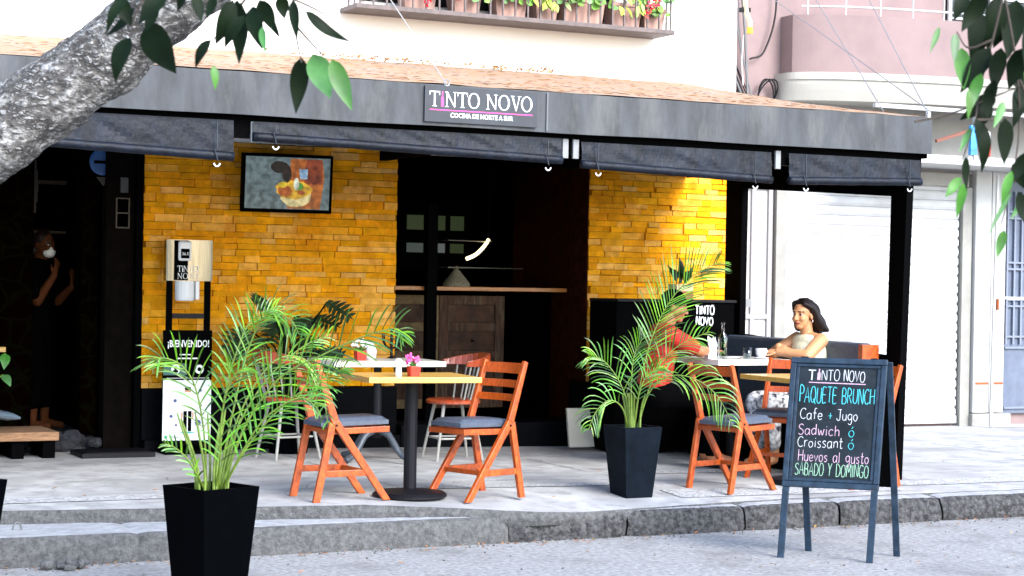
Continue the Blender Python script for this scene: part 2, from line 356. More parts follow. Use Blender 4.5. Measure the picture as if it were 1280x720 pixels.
def bark_nodes(m):
    n = m.node_tree.nodes; l = m.node_tree.links; bs = n['Principled BSDF']; tc = n.new('ShaderNodeTexCoord')
    mp = n.new('ShaderNodeMapping'); mp.inputs['Rotation'].default_value = (0, R(-38), 0); mp.inputs['Scale'].default_value = (.75, 1, 1.35); l.new(tc.outputs['Object'], mp.inputs[0])
    nz = n.new('ShaderNodeTexNoise'); nz.inputs['Scale'].default_value = 18; nz.inputs['Detail'].default_value = 5; l.new(mp.outputs[0], nz.inputs['Vector'])
    mx = n.new('ShaderNodeVectorMath'); mx.operation = 'MULTIPLY_ADD'; mx.inputs[1].default_value = (.09,.09,.09); l.new(nz.outputs['Color'], mx.inputs[0]); l.new(mp.outputs[0], mx.inputs[2])
    hs = []
    for sc, lo, hi in ((17, .0, .16), (44, .0, .24)):
        vo = n.new('ShaderNodeTexVoronoi'); vo.feature = 'DISTANCE_TO_EDGE'; vo.inputs['Scale'].default_value = sc; l.new(mx.outputs[0], vo.inputs['Vector'])
        mr = n.new('ShaderNodeMapRange'); mr.inputs[1].default_value = lo; mr.inputs[2].default_value = hi; l.new(vo.outputs['Distance'], mr.inputs[0]); hs.append(mr.outputs[0])
    mu = n.new('ShaderNodeMath'); mu.operation = 'MULTIPLY'; l.new(hs[0], mu.inputs[0]); l.new(hs[1], mu.inputs[1])
    n2 = n.new('ShaderNodeTexNoise'); n2.inputs['Scale'].default_value = 42; n2.inputs['Detail'].default_value = 6; l.new(mp.outputs[0], n2.inputs['Vector'])
    n3 = n.new('ShaderNodeTexNoise'); n3.inputs['Scale'].default_value = 11; n3.inputs['Detail'].default_value = 6; l.new(mp.outputs[0], n3.inputs['Vector'])
    m5 = n.new('ShaderNodeMapRange'); m5.inputs[1].default_value = .38; m5.inputs[2].default_value = .62; l.new(n3.outputs['Fac'], m5.inputs[0])
    mx2 = n.new('ShaderNodeMath'); mx2.operation = 'MAXIMUM'; l.new(mu.outputs[0], mx2.inputs[0]); m6 = n.new('ShaderNodeMath'); m6.operation = 'MULTIPLY'; m6.inputs[1].default_value = .55; l.new(m5.outputs[0], m6.inputs[0]); l.new(m6.outputs[0], mx2.inputs[1])
    m7 = n.new('ShaderNodeMapRange'); m7.inputs[1].default_value = .3; m7.inputs[2].default_value = .68; l.new(n2.outputs['Fac'], m7.inputs[0])
    ad = n.new('ShaderNodeMath'); ad.operation = 'MULTIPLY'; l.new(mx2.outputs[0], ad.inputs[0]); l.new(m7.outputs[0], ad.inputs[1])
    rp = n.new('ShaderNodeValToRGB'); e = rp.color_ramp.elements; e[0].position = .03; e[0].color = (.035,.03,.027,1); e[1].position = .5; e[1].color = (.45,.43,.41,1); k = e.new(.22); k.color = (.13,.12,.11,1); l.new(ad.outputs[0], rp.inputs[0]); l.new(rp.outputs[0], bs.inputs['Base Color'])
    bp = n.new('ShaderNodeBump'); bp.inputs['Distance'].default_value = .03; l.new(ad.outputs[0], bp.inputs['Height']); l.new(bp.outputs[0], bs.inputs['Normal'])
bark_nodes(m_bark)
m_sign = mat('dark sign vinyl', (.011,.015,.024), .5, .3, 9)
m_ink = mat('white lettering', (.85,.85,.85), .5)
m_mag = mat('magenta lettering', (.75,.05,.28), .5)
m_terra = mat('dusty terracotta pot', (.34,.2,.16), .8, .2, 10)
m_redpot = mat('red pot', (.55,.03,.012), .4)
m_shut = mat('white roller shutter', (.50,.50,.495), .6, .06, 3, spec=.2, dirt=(.40,.385,.37), ds=2)
m_shutline = mat('shutter groove', (.2,.2,.2), .8)
m_whitesteel = mat('white painted steel', (.44,.435,.42), .5, .04, 6)
m_rust = mat('rusty hinge', (.3,.07,.02), .8)
m_bluesteel = mat('grey blue steel gate', (.09,.11,.16), .5, .15, 8)
m_jambst = mat('stone door jamb', (.27,.26,.235), .85, .1, 5)
m_stainless = mat('brushed stainless steel', (.17,.155,.125), .2, .2, 60, metal=1, stretch=(1,1,.05))
m_plastw = mat('white plastic', (.7,.7,.72), .35)
m_glassdark = mat('dark window glass', (.008,.009,.01), .12, spec=.5)

# ------------------------------------------------------------------ the ground
def zs(x, y):
    b = .25-.07*min(max((x-5)/4, 0), 1); t = min(max((x-4.2)/1.4, 0), 1)*min(max((11.25-y)/.8, 0), 1)
    return b*(1-t)+.172*t
def yedge(x): return max(10.40, 11.0-.18*(x-2)) if x < 5.3 else 10.40+.2*min(1, (x-5.3)/2)
b = MB(); b.box(-300, 300, -300, 10.9, -.3, 0); struct(b.build('street', m_street))
g = MB(); xs = [-60, -20, -8, -3]+[i*.1 for i in range(0, 135)]+[14, 16, 20, 40, 90]; NY = 44
rows = []
for x in xs:
    row = []
    for j in range(NY+1):
        y0 = yedge(x)+.012*noise.noise(Vector((x*9, 3, 0))); t = j/NY; y = y0+(18.5-y0)*t**1.6
        row.append((x, y, zs(x, y)+.003*noise.noise(Vector((x*1.5, y*1.5, 4)))))
    rows.append(row)
for i in range(len(xs)-1):
    for j in range(NY): g.quadface([rows[i][j], rows[i+1][j], rows[i+1][j+1], rows[i][j+1]])
pv = struct(g.build('pavement', m_walk, smooth=False))
ed = MB(); er = []; NE = 700
for i in range(NE+1):
    x = -3+15*i/NE; y = yedge(x); r = []
    for k in range(8):
        t = k/7; z = zs(x, y)+.001-(zs(x, y)-.10)*t; nn = noise.noise(Vector((x*8, z*8, 2)))*.5+noise.noise(Vector((x*22, z*22, 2)))*.4; cav = max(0, noise.noise(Vector((x*3.3, 8, 0)))*.5+noise.noise(Vector((x*11, 8, 0)))*.4)*.12*t**2
        r.append((x, y+.012*noise.noise(Vector((x*9, 3, 0)))+(.018*nn*min(1, t*3))-.012*math.sin(math.pi*t)+cav, z-(.0 if k else .0)))
    er.append(r)
for i in range(NE):
    for k in range(7): ed.quadface([er[i][k+1], er[i+1][k+1], er[i+1][k], er[i][k]])
struct(ed.build('pavement_edge', m_kerb, smooth=True))
# slab joints and exposed-pebble strips, laid 4 mm proud as sheets
m_joint = mat('pavement joint', (.13,.13,.13), .95); m_pebble = mat('pebble dash strip', (.36,.36,.36), .9, .5, 45, .012, 60)
j = MB()
def sheet(mb, x0, x1, y0, y1, off=.004, n=40):
    nx = max(1, int((x1-x0)/.15)); ny = max(1, int((y1-y0)/.15))
    for i in range(nx):
        for k in range(ny):
            X0, X1 = x0+(x1-x0)*i/nx, x0+(x1-x0)*(i+1)/nx; Y0, Y1 = y0+(y1-y0)*k/ny, y0+(y1-y0)*(k+1)/ny
            mb.quadface([(x, y, zs(x, y)+off+.003*noise.noise(Vector((x*1.5, y*1.5, 4)))+.001) for x, y in ((X0,Y0),(X1,Y0),(X1,Y1),(X0,Y1))])
for x in (1.2, 4.75, 6.6, 8.9, 11.2): 
    for k in range(14):
        y0 = 11.2+k*.25; dx = .02*noise.noise(Vector((x, y0*3, 0)))
        if y0+.25 < 15.6 and (k*7+int(x*3)) % 5: sheet(j, x+dx, x+dx+.011, y0, y0+.25)
for y in (12.35, 13.5):
    for k in range(44):
        x0 = 1+k*.28; dy = .018*noise.noise(Vector((x0*2, y, 0)))
        if (k*5+int(y*2)) % 7 > 1: sheet(j, x0, x0+.28, y+dy, y+dy+.011, .0045)
rnd = random.Random(21)
for x, y, a, n_ in ((2.6,11.6,.3,9),(3.3,12.6,-.5,7),(5.6,11.7,.9,9),(6.3,12.9,-.2,8),(6.9,11.3,2.4,6),(8.6,11.6,.5,10),(9.6,11.9,-.4,9),(10.4,13.2,.8,8),(4.1,11.5,1.3,6),(7.4,10.75,.2,9),(9.0,10.9,-.3,8)):
    w_ = .004
    for k in range(n_):
        a += rnd.uniform(-.6,.6); l_ = rnd.uniform(.05,.14); x2, y2 = x+l_*math.cos(a), y+l_*math.sin(a)*.7; w2 = rnd.uniform(.001,.006); nx_, ny_ = -math.sin(a), math.cos(a)
        hz = lambda X, Y_: zs(X, Y_)+.0055+.003*noise.noise(Vector((X*1.5, Y_*1.5, 4)))
        j.quadface([(x-nx_*w_,y-ny_*w_,hz(x,y)),(x2-nx_*w2,y2-ny_*w2,hz(x2,y2)),(x2+nx_*w2,y2+ny_*w2,hz(x2,y2)),(x+nx_*w_,y+ny_*w_,hz(x,y))]); x, y, w_ = x2, y2, w2
struct(j.build('pavement_joint', m_joint))
pb = MB()
for x0, x1, y0, y1 in ((1.6,3.6,11.28,11.5),(4.6,6.6,11.28,11.46),(6.55,8.4,10.75,11.05),(8.6,12,11.0,11.25),(6.9,8.9,12.0,12.25)): sheet(pb, x0, x1, y0, y1, .0035)
struct(pb.build('pebble_paving', m_pebble))

m_kerbtop = mat('pale kerb top', (.30,.305,.315), .9, .18, 14, .006, 90, dirt=(.2,.2,.205), ds=6)  # kerb top is paler than the front face
def kerb_piece(x0, x1, m, rough, top=.17, yf=10.42):
    mb = MB(); n = max(2, int((x1-x0)/.02)); prof = [(0, -.03), (0, .03), (.004, .075), (.01, .115), (.022, top-.02), (.045, top-.004), (.09, top), (.25, top+.002), (.7, top+.002)]
    pr = []
    for (d, z), (d2, z2) in zip(prof[:-1], prof[1:]):
        for k in range(2): pr.append((d+(d2-d)*k/2, z+(z2-z)*k/2))
    pr.append(prof[-1]); rows = []
    for i in range(n+1):
        x = x0+(x1-x0)*i/n; r = []
        e = min(i, n-i)/n*(x1-x0); ec = .02*max(0, 1-e/.05)
        for d, z in pr:
            P = Vector((x*7, d*7, z*7)); nn = noise.noise(P)*.5+noise.noise(P*3)*.35+noise.noise(P*7)*.3
            f = max(0, min(1, (z+.03)/.15)); a = rough*(1 if d < .1 else .12)
            chip = max(0, noise.noise(Vector((x*3.1, 5, z*4)))-.15)*rough*1.5 if d < .1 else 0
            r.append((x, yf+d+a*nn+chip+ec*(d < .1), z-ec*.6*(d >= .01)-a*.5*abs(nn)*(d > .005)-chip*.5*(z > .1)))
        rows.append(r)
    for i in range(n):
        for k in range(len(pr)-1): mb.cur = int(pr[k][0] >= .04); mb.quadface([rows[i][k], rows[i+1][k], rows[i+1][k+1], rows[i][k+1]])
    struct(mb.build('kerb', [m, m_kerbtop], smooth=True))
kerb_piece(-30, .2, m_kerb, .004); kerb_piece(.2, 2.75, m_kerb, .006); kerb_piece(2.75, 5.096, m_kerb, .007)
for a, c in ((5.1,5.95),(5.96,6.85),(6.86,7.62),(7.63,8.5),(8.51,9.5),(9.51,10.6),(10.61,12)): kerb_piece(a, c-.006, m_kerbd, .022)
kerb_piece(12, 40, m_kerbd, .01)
struct(MB().box(-30, 40, 10.49, 10.86, -.05, .145).build('kerb_core', mat('dark kerb joint', (.02,.02,.02), .95)))

# ------------------------------------------------------------------ the cafe building
cafe = thing('cafe_building', 'white rendered two storey building with yellow brick café front under the awning', 'building')
W = 14.45
b = MB(); b.box(-8, 9.3, W, W+.4, 2.72, 9); b.build('upper_wall', m_white, cafe)
b = MB(); b.box(-8, 9.3, W+.41, 24, 6, 6.3); b.box(9.05, 9.3, W+.41, 24, 0, 6); b.box(-8, -7.7, W+.41, 24, 0, 6); b.box(-7.6, 9, 23.7, 24, 0, 6); b.build('shell_wall', m_white, cafe)
def bricks(x0, x1, z0, z1, y, seed):
    rnd = random.Random(seed); mb = MB(); z = z0
    mb.cur = 1; mb.box(x0, x1, y+.012, y+.3, z0, z1); mb.cur = 0
    while z < z1-.02:
        h = min(rnd.uniform(.042, .066), z1-z); x = x0-rnd.uniform(0, .2)
        if z1-z-h < .03: h = z1-z
        while x < x1:
            l = rnd.uniform(.1, .27); a, c = max(x, x0), min(x+l, x1)
            if c-a > .03:
                g_ = .0018; d = rnd.uniform(-.016, .006); dz = [rnd.uniform(-.003, .003) for _ in range(4)]; q = [rnd.uniform(-.004, .004) for _ in range(4)]
                mb.hexa([(a+g_, y+d+q[0], z+g_+dz[0]), (c-g_, y+d+q[1], z+g_+dz[1]), (c-g_, y+.05, z+g_), (a+g_, y+.05, z+g_), (a+g_, y+d+q[2], z+h-g_+dz[2]), (c-g_, y+d+q[3], z+h-g_+dz[3]), (c-g_, y+.05, z+h-g_), (a+g_, y+.05, z+h-g_)])
            x += l
        z += h
    return mb.build('brick_wall', [m_brick, m_mortar], cafe)
bricks(3.8, 5.96, .74, 2.715, W, 1); bricks(7.79, 9.25, .76, 2.715, W, 2)
b = MB(); b.box(3.8, 5.97, W-.05, W+.3, 0, .735); b.box(3.8, 5.97, W-.14, W-.051, 0, .34); b.build('plinth', m_plinth, cafe, bevel=.006)
b = MB(); b.box(7.78, 9.28, W-.05, W+.3, 0, .755); b.build('plinth', m_plinth, cafe, bevel=.006)
b = MB(); b.box(7.785, 9.0, W+.302, W+1.5, 0, 2.7); b.build('doorway_reveal', m_jamb, cafe)
b = MB(); b.box(5.6, 5.955, W+.302, W+1.5, 0, 2.7); b.build('doorway_reveal', m_jamb, cafe)
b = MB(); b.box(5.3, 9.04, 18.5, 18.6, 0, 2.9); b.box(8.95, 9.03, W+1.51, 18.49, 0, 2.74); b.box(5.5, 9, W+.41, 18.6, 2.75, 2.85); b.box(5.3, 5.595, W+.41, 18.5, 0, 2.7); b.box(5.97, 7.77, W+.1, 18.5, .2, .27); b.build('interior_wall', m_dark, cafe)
b = MB(); b.box(5.98, 7.77, W-.12, W+.35, 0, .42); b.build('door_step', m_plinth, cafe, bevel=.006)
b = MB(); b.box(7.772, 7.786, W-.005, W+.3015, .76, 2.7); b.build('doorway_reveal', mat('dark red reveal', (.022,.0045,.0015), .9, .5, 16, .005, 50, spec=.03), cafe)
# serving ledge, old wooden doors below it, dark window above
b = MB(); b.box(6.06, 7.76, 14.78, 15.06, 1.545, 1.58); b.build('serving_ledge', m_oak, cafe, bevel=.004)
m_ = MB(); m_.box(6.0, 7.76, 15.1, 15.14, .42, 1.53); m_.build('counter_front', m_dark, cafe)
m_stile = mat('pale worn door stile', (.14,.092,.04), .85, .3, 16, .003, 40, dirt=(.07,.035,.013), ds=10); m_dpan = mat('dark worn door panel', (.042,.016,.006), .85, .5, 10, .004, 40, dirt=(.085,.05,.025), ds=6)
for k, x in enumerate((5.985, 6.63)):
    d = MB(); wd = .64
    d.box(x, x+.09, 15.05, 15.095, .5, 1.5); d.box(x+wd-.09, x+wd, 15.05, 15.095, .5, 1.5)
    for z in (.5, .93, 1.18, 1.42): d.box(x+.09, x+wd-.09, 15.05, 15.095, z, z+.08)
    d.cur = 1
    for z0, z1 in ((.58,.93),(1.01,1.18),(1.26,1.42)): d.box(x+.09, x+wd-.09, 15.075, 15.09, z0, z1)
    o = d.build('wooden_door', [m_stile if k == 0 else m_oldwood, m_dpan], cafe, bevel=.004)
    h = MB(); h.tube([(x+.32, 15.05, 1.1), (x+.32, 15.0, 1.1)], .012); h.build('handle', m_iron, o)
b = MB(); b.box(6.36, 6.45, 14.7, 14.775, .42, 2.3); b.build('post', m_black, cafe)
# window with faintly glowing panes inside and glass shelves
b = MB(); b.box(6.72, 7.62, 16.55, 16.6, 1.72, 2.4); wf = b.build('window', m_black, cafe)
m_panes = [emis('dim glowing pane '+k, c, .4) for k, c in (('grey', (.022,.03,.028)), ('green', (.012,.018,.007)), ('pale', (.042,.05,.049)))]
for i in range(3):
    for k in range(2):
        x = 6.93+i*.23; z = 1.9+k*.22; p = MB(); p.box(x, x+.17-.03*(i == 2), 16.535, 16.548, z, z+.09+.05*k); p.build('pane', m_panes[(i*2+k*i+k) % 3], wf)
lp_ = thing('curved_lamp', 'curved glowing lamp strip inside the dark café doorway', 'lamp')
MB().tube(crom([(7.31,15.98,1.84),(7.40,15.98,1.88),(7.48,15.98,1.95),(7.54,15.98,2.03)], 6), .017, 8).build('glowing_strip', emis('warm lamp', (1,.82,.4), 1.2), lp_); MB().tube([(7.54,15.98,2.045),(7.54,15.98,2.75)], .004, 5).build('cable', m_iron, lp_)
cl_ = thing('food_cover', 'pale woven cone shaped food cover on the serving ledge', 'food cover', (6.72, 14.9, 1.581))
m_wov = mat('woven straw', (.16,.14,.09), .8, .5, 90); b = MB(); b.lathe([(.125,0),(.12,.03),(.03,.14),(.02,.15)], n=22); b.build('cone', m_wov, cl_); MB().lathe([(.014,.151),(.018,.165),(.008,.18)], n=10).build('knob', m_wov, cl_)
gs_ = thing('glass_shelf', 'thin glass shelf with glints put into its pale colour inside the dark doorway', 'shelf'); MB().box(6.95, 7.72, 15.6, 15.8, 1.75, 1.758).build('sheet', mat('painted shelf glint', (.12,.12,.11), .3), gs_); MB().box(6.95, 7.4, 15.6, 15.8, 2.0, 2.006).build('sheet', mat('painted shelf glint b', (.1,.1,.09), .3), gs_)  # sheets coloured pale to stand in for the glints on the glass
# left passage: dark, a plastered pilaster, rubble stone pillars, raised floor
b = MB(); b.box(3.52, 3.74, 14.5, 14.9, 0, 2.71); b.build('pilaster', m_pil, cafe)
b = MB(); b.box(3.745, 3.795, 14.43, 15.4, 0, 2.71); b.build('door_frame', m_black, cafe)
b = MB(); b.box(-7, 3.9, 18, 18.1, 0, 2.71); b.box(-7, 5.3, W+.41, 18.1, 2.66, 2.74); b.box(3.8, 3.95, 15.41, 18, 0, 2.65); b.build('passage_wall', m_dark, cafe)
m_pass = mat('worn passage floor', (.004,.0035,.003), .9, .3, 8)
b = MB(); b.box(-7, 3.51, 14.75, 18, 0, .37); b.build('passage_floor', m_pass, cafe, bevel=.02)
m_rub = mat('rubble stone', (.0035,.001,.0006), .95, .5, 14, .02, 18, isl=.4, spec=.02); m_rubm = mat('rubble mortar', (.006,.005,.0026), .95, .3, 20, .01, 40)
def rubble_nodes(m):
    n = m.node_tree.nodes; l = m.node_tree.links; bs = n['Principled BSDF']; tc = n.new('ShaderNodeTexCoord'); nz = n.new('ShaderNodeTexNoise'); nz.inputs['Scale'].default_value = 6; l.new(tc.outputs['Object'], nz.inputs['Vector'])
    mx = n.new('ShaderNodeVectorMath'); mx.operation = 'MULTIPLY_ADD'; mx.inputs[1].default_value = (.12,.12,.12); l.new(nz.outputs['Color'], mx.inputs[0]); l.new(tc.outputs['Object'], mx.inputs[2])
    vo = n.new('ShaderNodeTexVoronoi'); vo.feature = 'DISTANCE_TO_EDGE'; vo.inputs['Scale'].default_value = 6.5; l.new(mx.outputs[0], vo.inputs['Vector'])
    rp = n.new('ShaderNodeValToRGB'); e = rp.color_ramp.elements; e[0].position = .03; e[0].color = (.0022,.002,.0008,1); e[1].position = .12; e[1].color = (.0014,.0004,.0002,1); l.new(vo.outputs['Distance'], rp.inputs[0]); l.new(rp.outputs[0], bs.inputs['Base Color'])
    bp = n.new('ShaderNodeBump'); bp.inputs['Distance'].default_value = .06; l.new(vo.outputs['Distance'], bp.inputs['Height']); l.new(bp.outputs[0], bs.inputs['Normal'])
rubble_nodes(m_rub); m_rub.node_tree.nodes['Principled BSDF'].inputs['Specular IOR Level'].default_value = 0
def stone_pillar(x0, x1, y0, y1, z0, z1, seed):
    return MB().box(x0, x1, y0, y1, z0, z1).build('stone_pillar', m_rub, cafe, bevel=.02)
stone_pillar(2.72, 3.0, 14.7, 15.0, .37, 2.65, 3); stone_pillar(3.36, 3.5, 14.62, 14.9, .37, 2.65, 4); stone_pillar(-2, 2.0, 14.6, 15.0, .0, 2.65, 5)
b = MB(); b.box(3.0, 3.36, 15.2, 15.26, 2.36, 2.39); b.box(3.02, 3.36, 15.2, 15.26, 1.96, 1.98); b.build('lintel_bar', mat('old timber bar', (.025,.015,.006), .8), cafe)
m_drape = mat('pale drape', (.05,.045,.04), .9)
b = MB()
for k in range(8):
    z0, z1 = 1.95+k*.085, 1.95+(k+1)*.085; f = lambda z: .05+.055*abs(math.sin((z-1.95)*4.6))
    b.box(3.005, 3.005+f(z0), 15.1, 15.12, z0, z1-.001)
b.build('drape', m_drape, cafe)
rb = MB(); rnd = random.Random(5)
for k in range(26):
    rb.ball((rnd.uniform(3.0, 3.5), rnd.uniform(14.45, 14.72), .25+rnd.uniform(0, .12)), (rnd.uniform(.04,.1), rnd.uniform(.03,.07), rnd.uniform(.03,.07)), nu=7, nv=5)
rb.build('broken_step', mat('broken grey step', (.02,.02,.024), .9, .7, 14, .01, 30), cafe)
bs = MB(); Mx = Matrix.Rotation(R(90), 4, 'X'); Mx.translation = (3.5, 14.58, 2.52)
bs.lathe([(.105, 0), (.105, .014), (.09, .018)], n=28, M=Mx); rs = thing('round_sign', 'small round blue sign high on the dark rubble pillar at the left', 'sign')
o = bs.build('disc', mat('blue enamel', (.01,.07,.22), .4), rs); bb = MB(); bb.box(3.43, 3.57, 14.556, 14.561, 2.505, 2.53); bb.build('dark_band', m_black, rs)
b = MB(); b.quadface([(3.45,14.57,2.4),(3.56,14.57,2.4),(3.505,14.57,2.33)]); b.build('point', m_drape, rs)
tag(MB().box(3.62, 3.68, 14.46, 14.495, 2.28, 2.4).build('switch_box', mat('grey switch', (.035,.04,.04), .6), bevel=.004), 'tiny grey switch box above the vent on the dark pilaster', 'switch')
vt = thing('wall_vent', 'narrow brass framed vent grille on the dark pilaster', 'vent')
b = MB(); b.box(3.59, 3.60, 14.485, 14.499, 2.0, 2.24); b.box(3.69, 3.70, 14.485, 14.499, 2.0, 2.24); b.box(3.601, 3.689, 14.485, 14.499, 2.0, 2.01); b.box(3.601, 3.689, 14.485, 14.499, 2.23, 2.24); b.box(3.601, 3.689, 14.485, 14.499, 2.115, 2.125); b.build('frame', mat('dull brass', (.03,.02,.009), .5), vt)
b = MB(); b.box(3.602, 3.688, 14.492, 14.499, 2.012, 2.113); b.box(3.602, 3.688, 14.492, 14.499, 2.127, 2.228); b.build('grille', m_dark, vt)

# balcony with flower boxes
YB = 14.08
b = MB(); b.box(5.42, 8.42, YB, W-.002, 3.83, 3.87); bal = b.build('balcony', m_brown, cafe, bevel=.004)
x = 5.46; k = 0
while x < 8.42:
    o = MB().beam((x, YB+.02, 3.871), (x, YB+.02, 4.75), .014, .014).build('bar', m_brown, bal); x += .117
for xx in (5.45, 8.40):
    for yy in (14.2, 14.33): MB().beam((xx, yy, 3.871), (xx, yy, 4.75), .014, .014).build('bar', m_brown, bal)
b = MB(); b.box(5.42, 8.42, YB, YB+.04, 4.751, 4.79); b.build('rail', m_brown, bal)
b = MB(); b.box(5.6, 8.0, W-.012, W-.002, 3.95, 5.6); b.build('window', m_glassdark, cafe)
b = MB()
for x in (5.6, 6.2, 6.8, 7.4, 7.96): b.box(x, x+.04, W-.03, W-.0125, 3.95, 5.6)
b.build('window_frame', m_brown, cafe)

def leaf_disc(mb, c, n, r, rnd):                       # a rounded, slightly cupped leaf
    c = Vector(c); n = Vector(n).normalized(); a = n.orthogonal().normalized(); b_ = n.cross(a); q0 = rnd.uniform(0, 6.3); k = len(mb.v)
    mb.v.append(tuple(c-n*r*.12))
    for i in range(8):
        t = q0+i*math.pi/4; rr = r*(1+.12*math.cos(3*t)); mb.v.append(tuple(c+(a*math.cos(t)+b_*math.sin(t))*rr+n*r*.1*math.sin(2*t)))
    for i in range(8): mb.f.append((k, k+1+i, k+1+(i+1) % 8)); mb.mi.append(mb.cur)
def leaf_blade(mb, base, tip, wdt, nrm, fold=.15, seg=6, curl=0):     # pointed leaf from base to tip
    base, tip, nrm = Vector(base), Vector(tip), Vector(nrm); d = tip-base; L = d.length; d /= L; s = d.cross(nrm).normalized(); n = s.cross(d); k = len(mb.v)
    for i in range(seg+1):
        t = i/seg; ww = wdt/2*math.sin(math.pi*min(1, t**.75))**.85*(1-.25*t) if 0 < i < seg else .0008; p = base+d*L*t+n*curl*L*math.sin(math.pi*t)
        mb.v += [tuple(p-s*ww+n*fold*ww), tuple(p), tuple(p+s*ww+n*fold*ww)]
    for i in range(seg):
        a = k+i*3
        mb.f += [(a, a+1, a+4, a+3), (a+1, a+2, a+5, a+4)]; mb.mi += [mb.cur]*2
def flower_pot(x, w_, h, kind, flower, label, seed):
    rnd = random.Random(seed); t = thing('potted_flowers', label, 'potted plant', (x, 14.25, 3.871), 0, 'flower boxes on the balcony')
    b = MB(); b.hexa([(-w_/2+.02,-.07,0),(w_/2-.02,-.07,0),(w_/2-.02,.07,0),(-w_/2+.02,.07,0),(-w_/2,-.085,h),(w_/2,-.085,h),(w_/2,.085,h),(-w_/2,.085,h)]); b.box(-w_/2-.008, w_/2+.008, -.093, .093, h+.0005, h+.03); b.build('pot', m_terra, t, bevel=.004)
    lf = MB(); fl = MB()
    for k in range(int(75*w_/.3)):
        p = Vector((rnd.gauss(0, w_*.42), rnd.gauss(-.05, .07), h+.06+rnd.uniform(-.1, .3))); n = Vector((rnd.uniform(-.6,.6), -1, rnd.uniform(0, 1)))
        if p.z < h+.03 and p.y > -.11: p.y = -.12-rnd.uniform(0, .05)
        if kind == 1: leaf_blade(lf, p, p+Vector((rnd.uniform(-.05,.05), -.03, -.08)), .045, n)
        else: leaf_disc(lf, p, n, rnd.uniform(.022, .045), rnd)
    for k in range(flower):
        p = Vector((rnd.uniform(-w_/2, w_/2), -.16, h+rnd.uniform(-.12, .18)))
        for q in range(16):
            leaf_disc(fl, p+Vector((rnd.gauss(0,.02), rnd.gauss(0,.02), rnd.gauss(0,.02))), (rnd.uniform(-1,1), -1, rnd.uniform(-1,1)), .013, rnd)
    lf.build('foliage', m_gery if kind == 1 else m_ger, t)
    if flower: fl.build('flowers', m_red, t)
for i, a in enumerate([(6.02,.3,.17,0,1,'sparse geranium in a clay box nearest the left end of the balcony'),(6.45,.26,.16,0,2,'trailing geranium hanging over the balcony edge with two red blooms'),(6.86,.3,.17,0,1,'round leaved geranium between the trailing geranium and the lime plant'),(7.2,.22,.17,1,0,'lime green pointed leaf plant in the balcony flower boxes'),(7.56,.4,.18,0,0,'long clay box of yellow green foliage right of the lime plant'),(7.98,.3,.18,1,1,'yellowish leafy box beside the red geraniums on the balcony'),(8.26,.22,.16,0,5,'bright red geranium at the right end of the balcony')]): flower_pot(*a, i+20)

# ------------------------------------------------------------------ the awning
aw = thing('awning', 'long grey vinyl awning with rust littered sloping roof over the café terrace', 'awning', (0,0,0))
FA = 11.0
b = MB(); n = 120
for i in range(n):                                      # fascia, gently wavy sheet with thickness
    f = lambda x: FA+.006*noise.noise(Vector((x*2.1, 0, 0)))+.003*noise.noise(Vector((x*7, 0, 0)))
    xa, xb = -1+9.8*i/n, -1+9.8*(i+1)/n; zb = lambda x: 2.632+.006*noise.noise(Vector((x*1.3, 7, 0))); zt = lambda x: 2.9+.006*noise.noise(Vector((x*1.7, 3, 0)))
    b.quadface([(xa,f(xa),zb(xa)),(xb,f(xb),zb(xb)),(xb,f(xb),zt(xb)),(xa,f(xa),zt(xa))]); b.quadface([(xb,f(xb)+.02,zb(xb)),(xa,f(xa)+.02,zb(xa)),(xa,f(xa)+.02,zt(xa)),(xb,f(xb)+.02,zt(xb))])
    b.quadface([(xb,f(xb),zb(xb)),(xa,f(xa),zb(xa)),(xa,f(xa)+.02,zb(xa)),(xb,f(xb)+.02,zb(xb))])
b.quadface([(8.8,FA,2.632),(8.8,FA+.02,2.632),(8.8,FA+.02,2.9),(8.8,FA,2.9)])
b.build('fascia', m_fascia, aw, smooth=False)
rf = MB(); nx, ny = 98, 24
def rz(x, y): 
    t = (y-FA)/(W-FA); return 2.905+.55*t-.03*math.sin(math.pi*t)*(1+.3*noise.noise(Vector((x*1.2, 0, 0))))+.008*noise.noise(Vector((x*3, y*3, 0)))
for i in range(nx):
    for k in range(ny):
        X0, X1, Y0, Y1 = -1+9.8*i/nx, -1+9.8*(i+1)/nx, FA+.001+(W-.003-FA)*k/ny, FA+.001+(W-.003-FA)*(k+1)/ny
        rf.quadface([(X0,Y0,rz(X0,Y0)),(X1,Y0,rz(X1,Y0)),(X1,Y1,rz(X1,Y1)),(X0,Y1,rz(X0,Y1))])
rf.build('roof', m_roof, aw, smooth=True)
for x in (2.45, 5.60): MB().box(x-.006, x+.006, FA-.0095, FA-.0075, 2.64, 2.895).build('seam', mat('fascia seam', (.1,.105,.11), .7), aw)
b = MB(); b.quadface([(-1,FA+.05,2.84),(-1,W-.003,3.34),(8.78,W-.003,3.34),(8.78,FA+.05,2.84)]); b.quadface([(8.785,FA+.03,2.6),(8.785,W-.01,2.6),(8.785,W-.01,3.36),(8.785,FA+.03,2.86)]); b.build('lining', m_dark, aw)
b = MB(); b.box(-1, 8.78, FA+.09, FA+.17, 2.50, 2.70); b.build('front_beam', m_black, aw)
for x in (1.4, 3.5, 5.8, 7.5): MB().box(x-.03, x+.03, FA+.18, W-.06, 2.62, 2.74).build('rafter', m_black, aw)
m_brk = mat('dull grey bracket', (.2,.205,.21), .6)
for x in (3.60, 5.78, 5.86, 7.49): MB().box(x-.022, x+.022, FA+.065, FA+.088, 2.47, 2.60).build('bracket', m_brk, aw, bevel=.003)
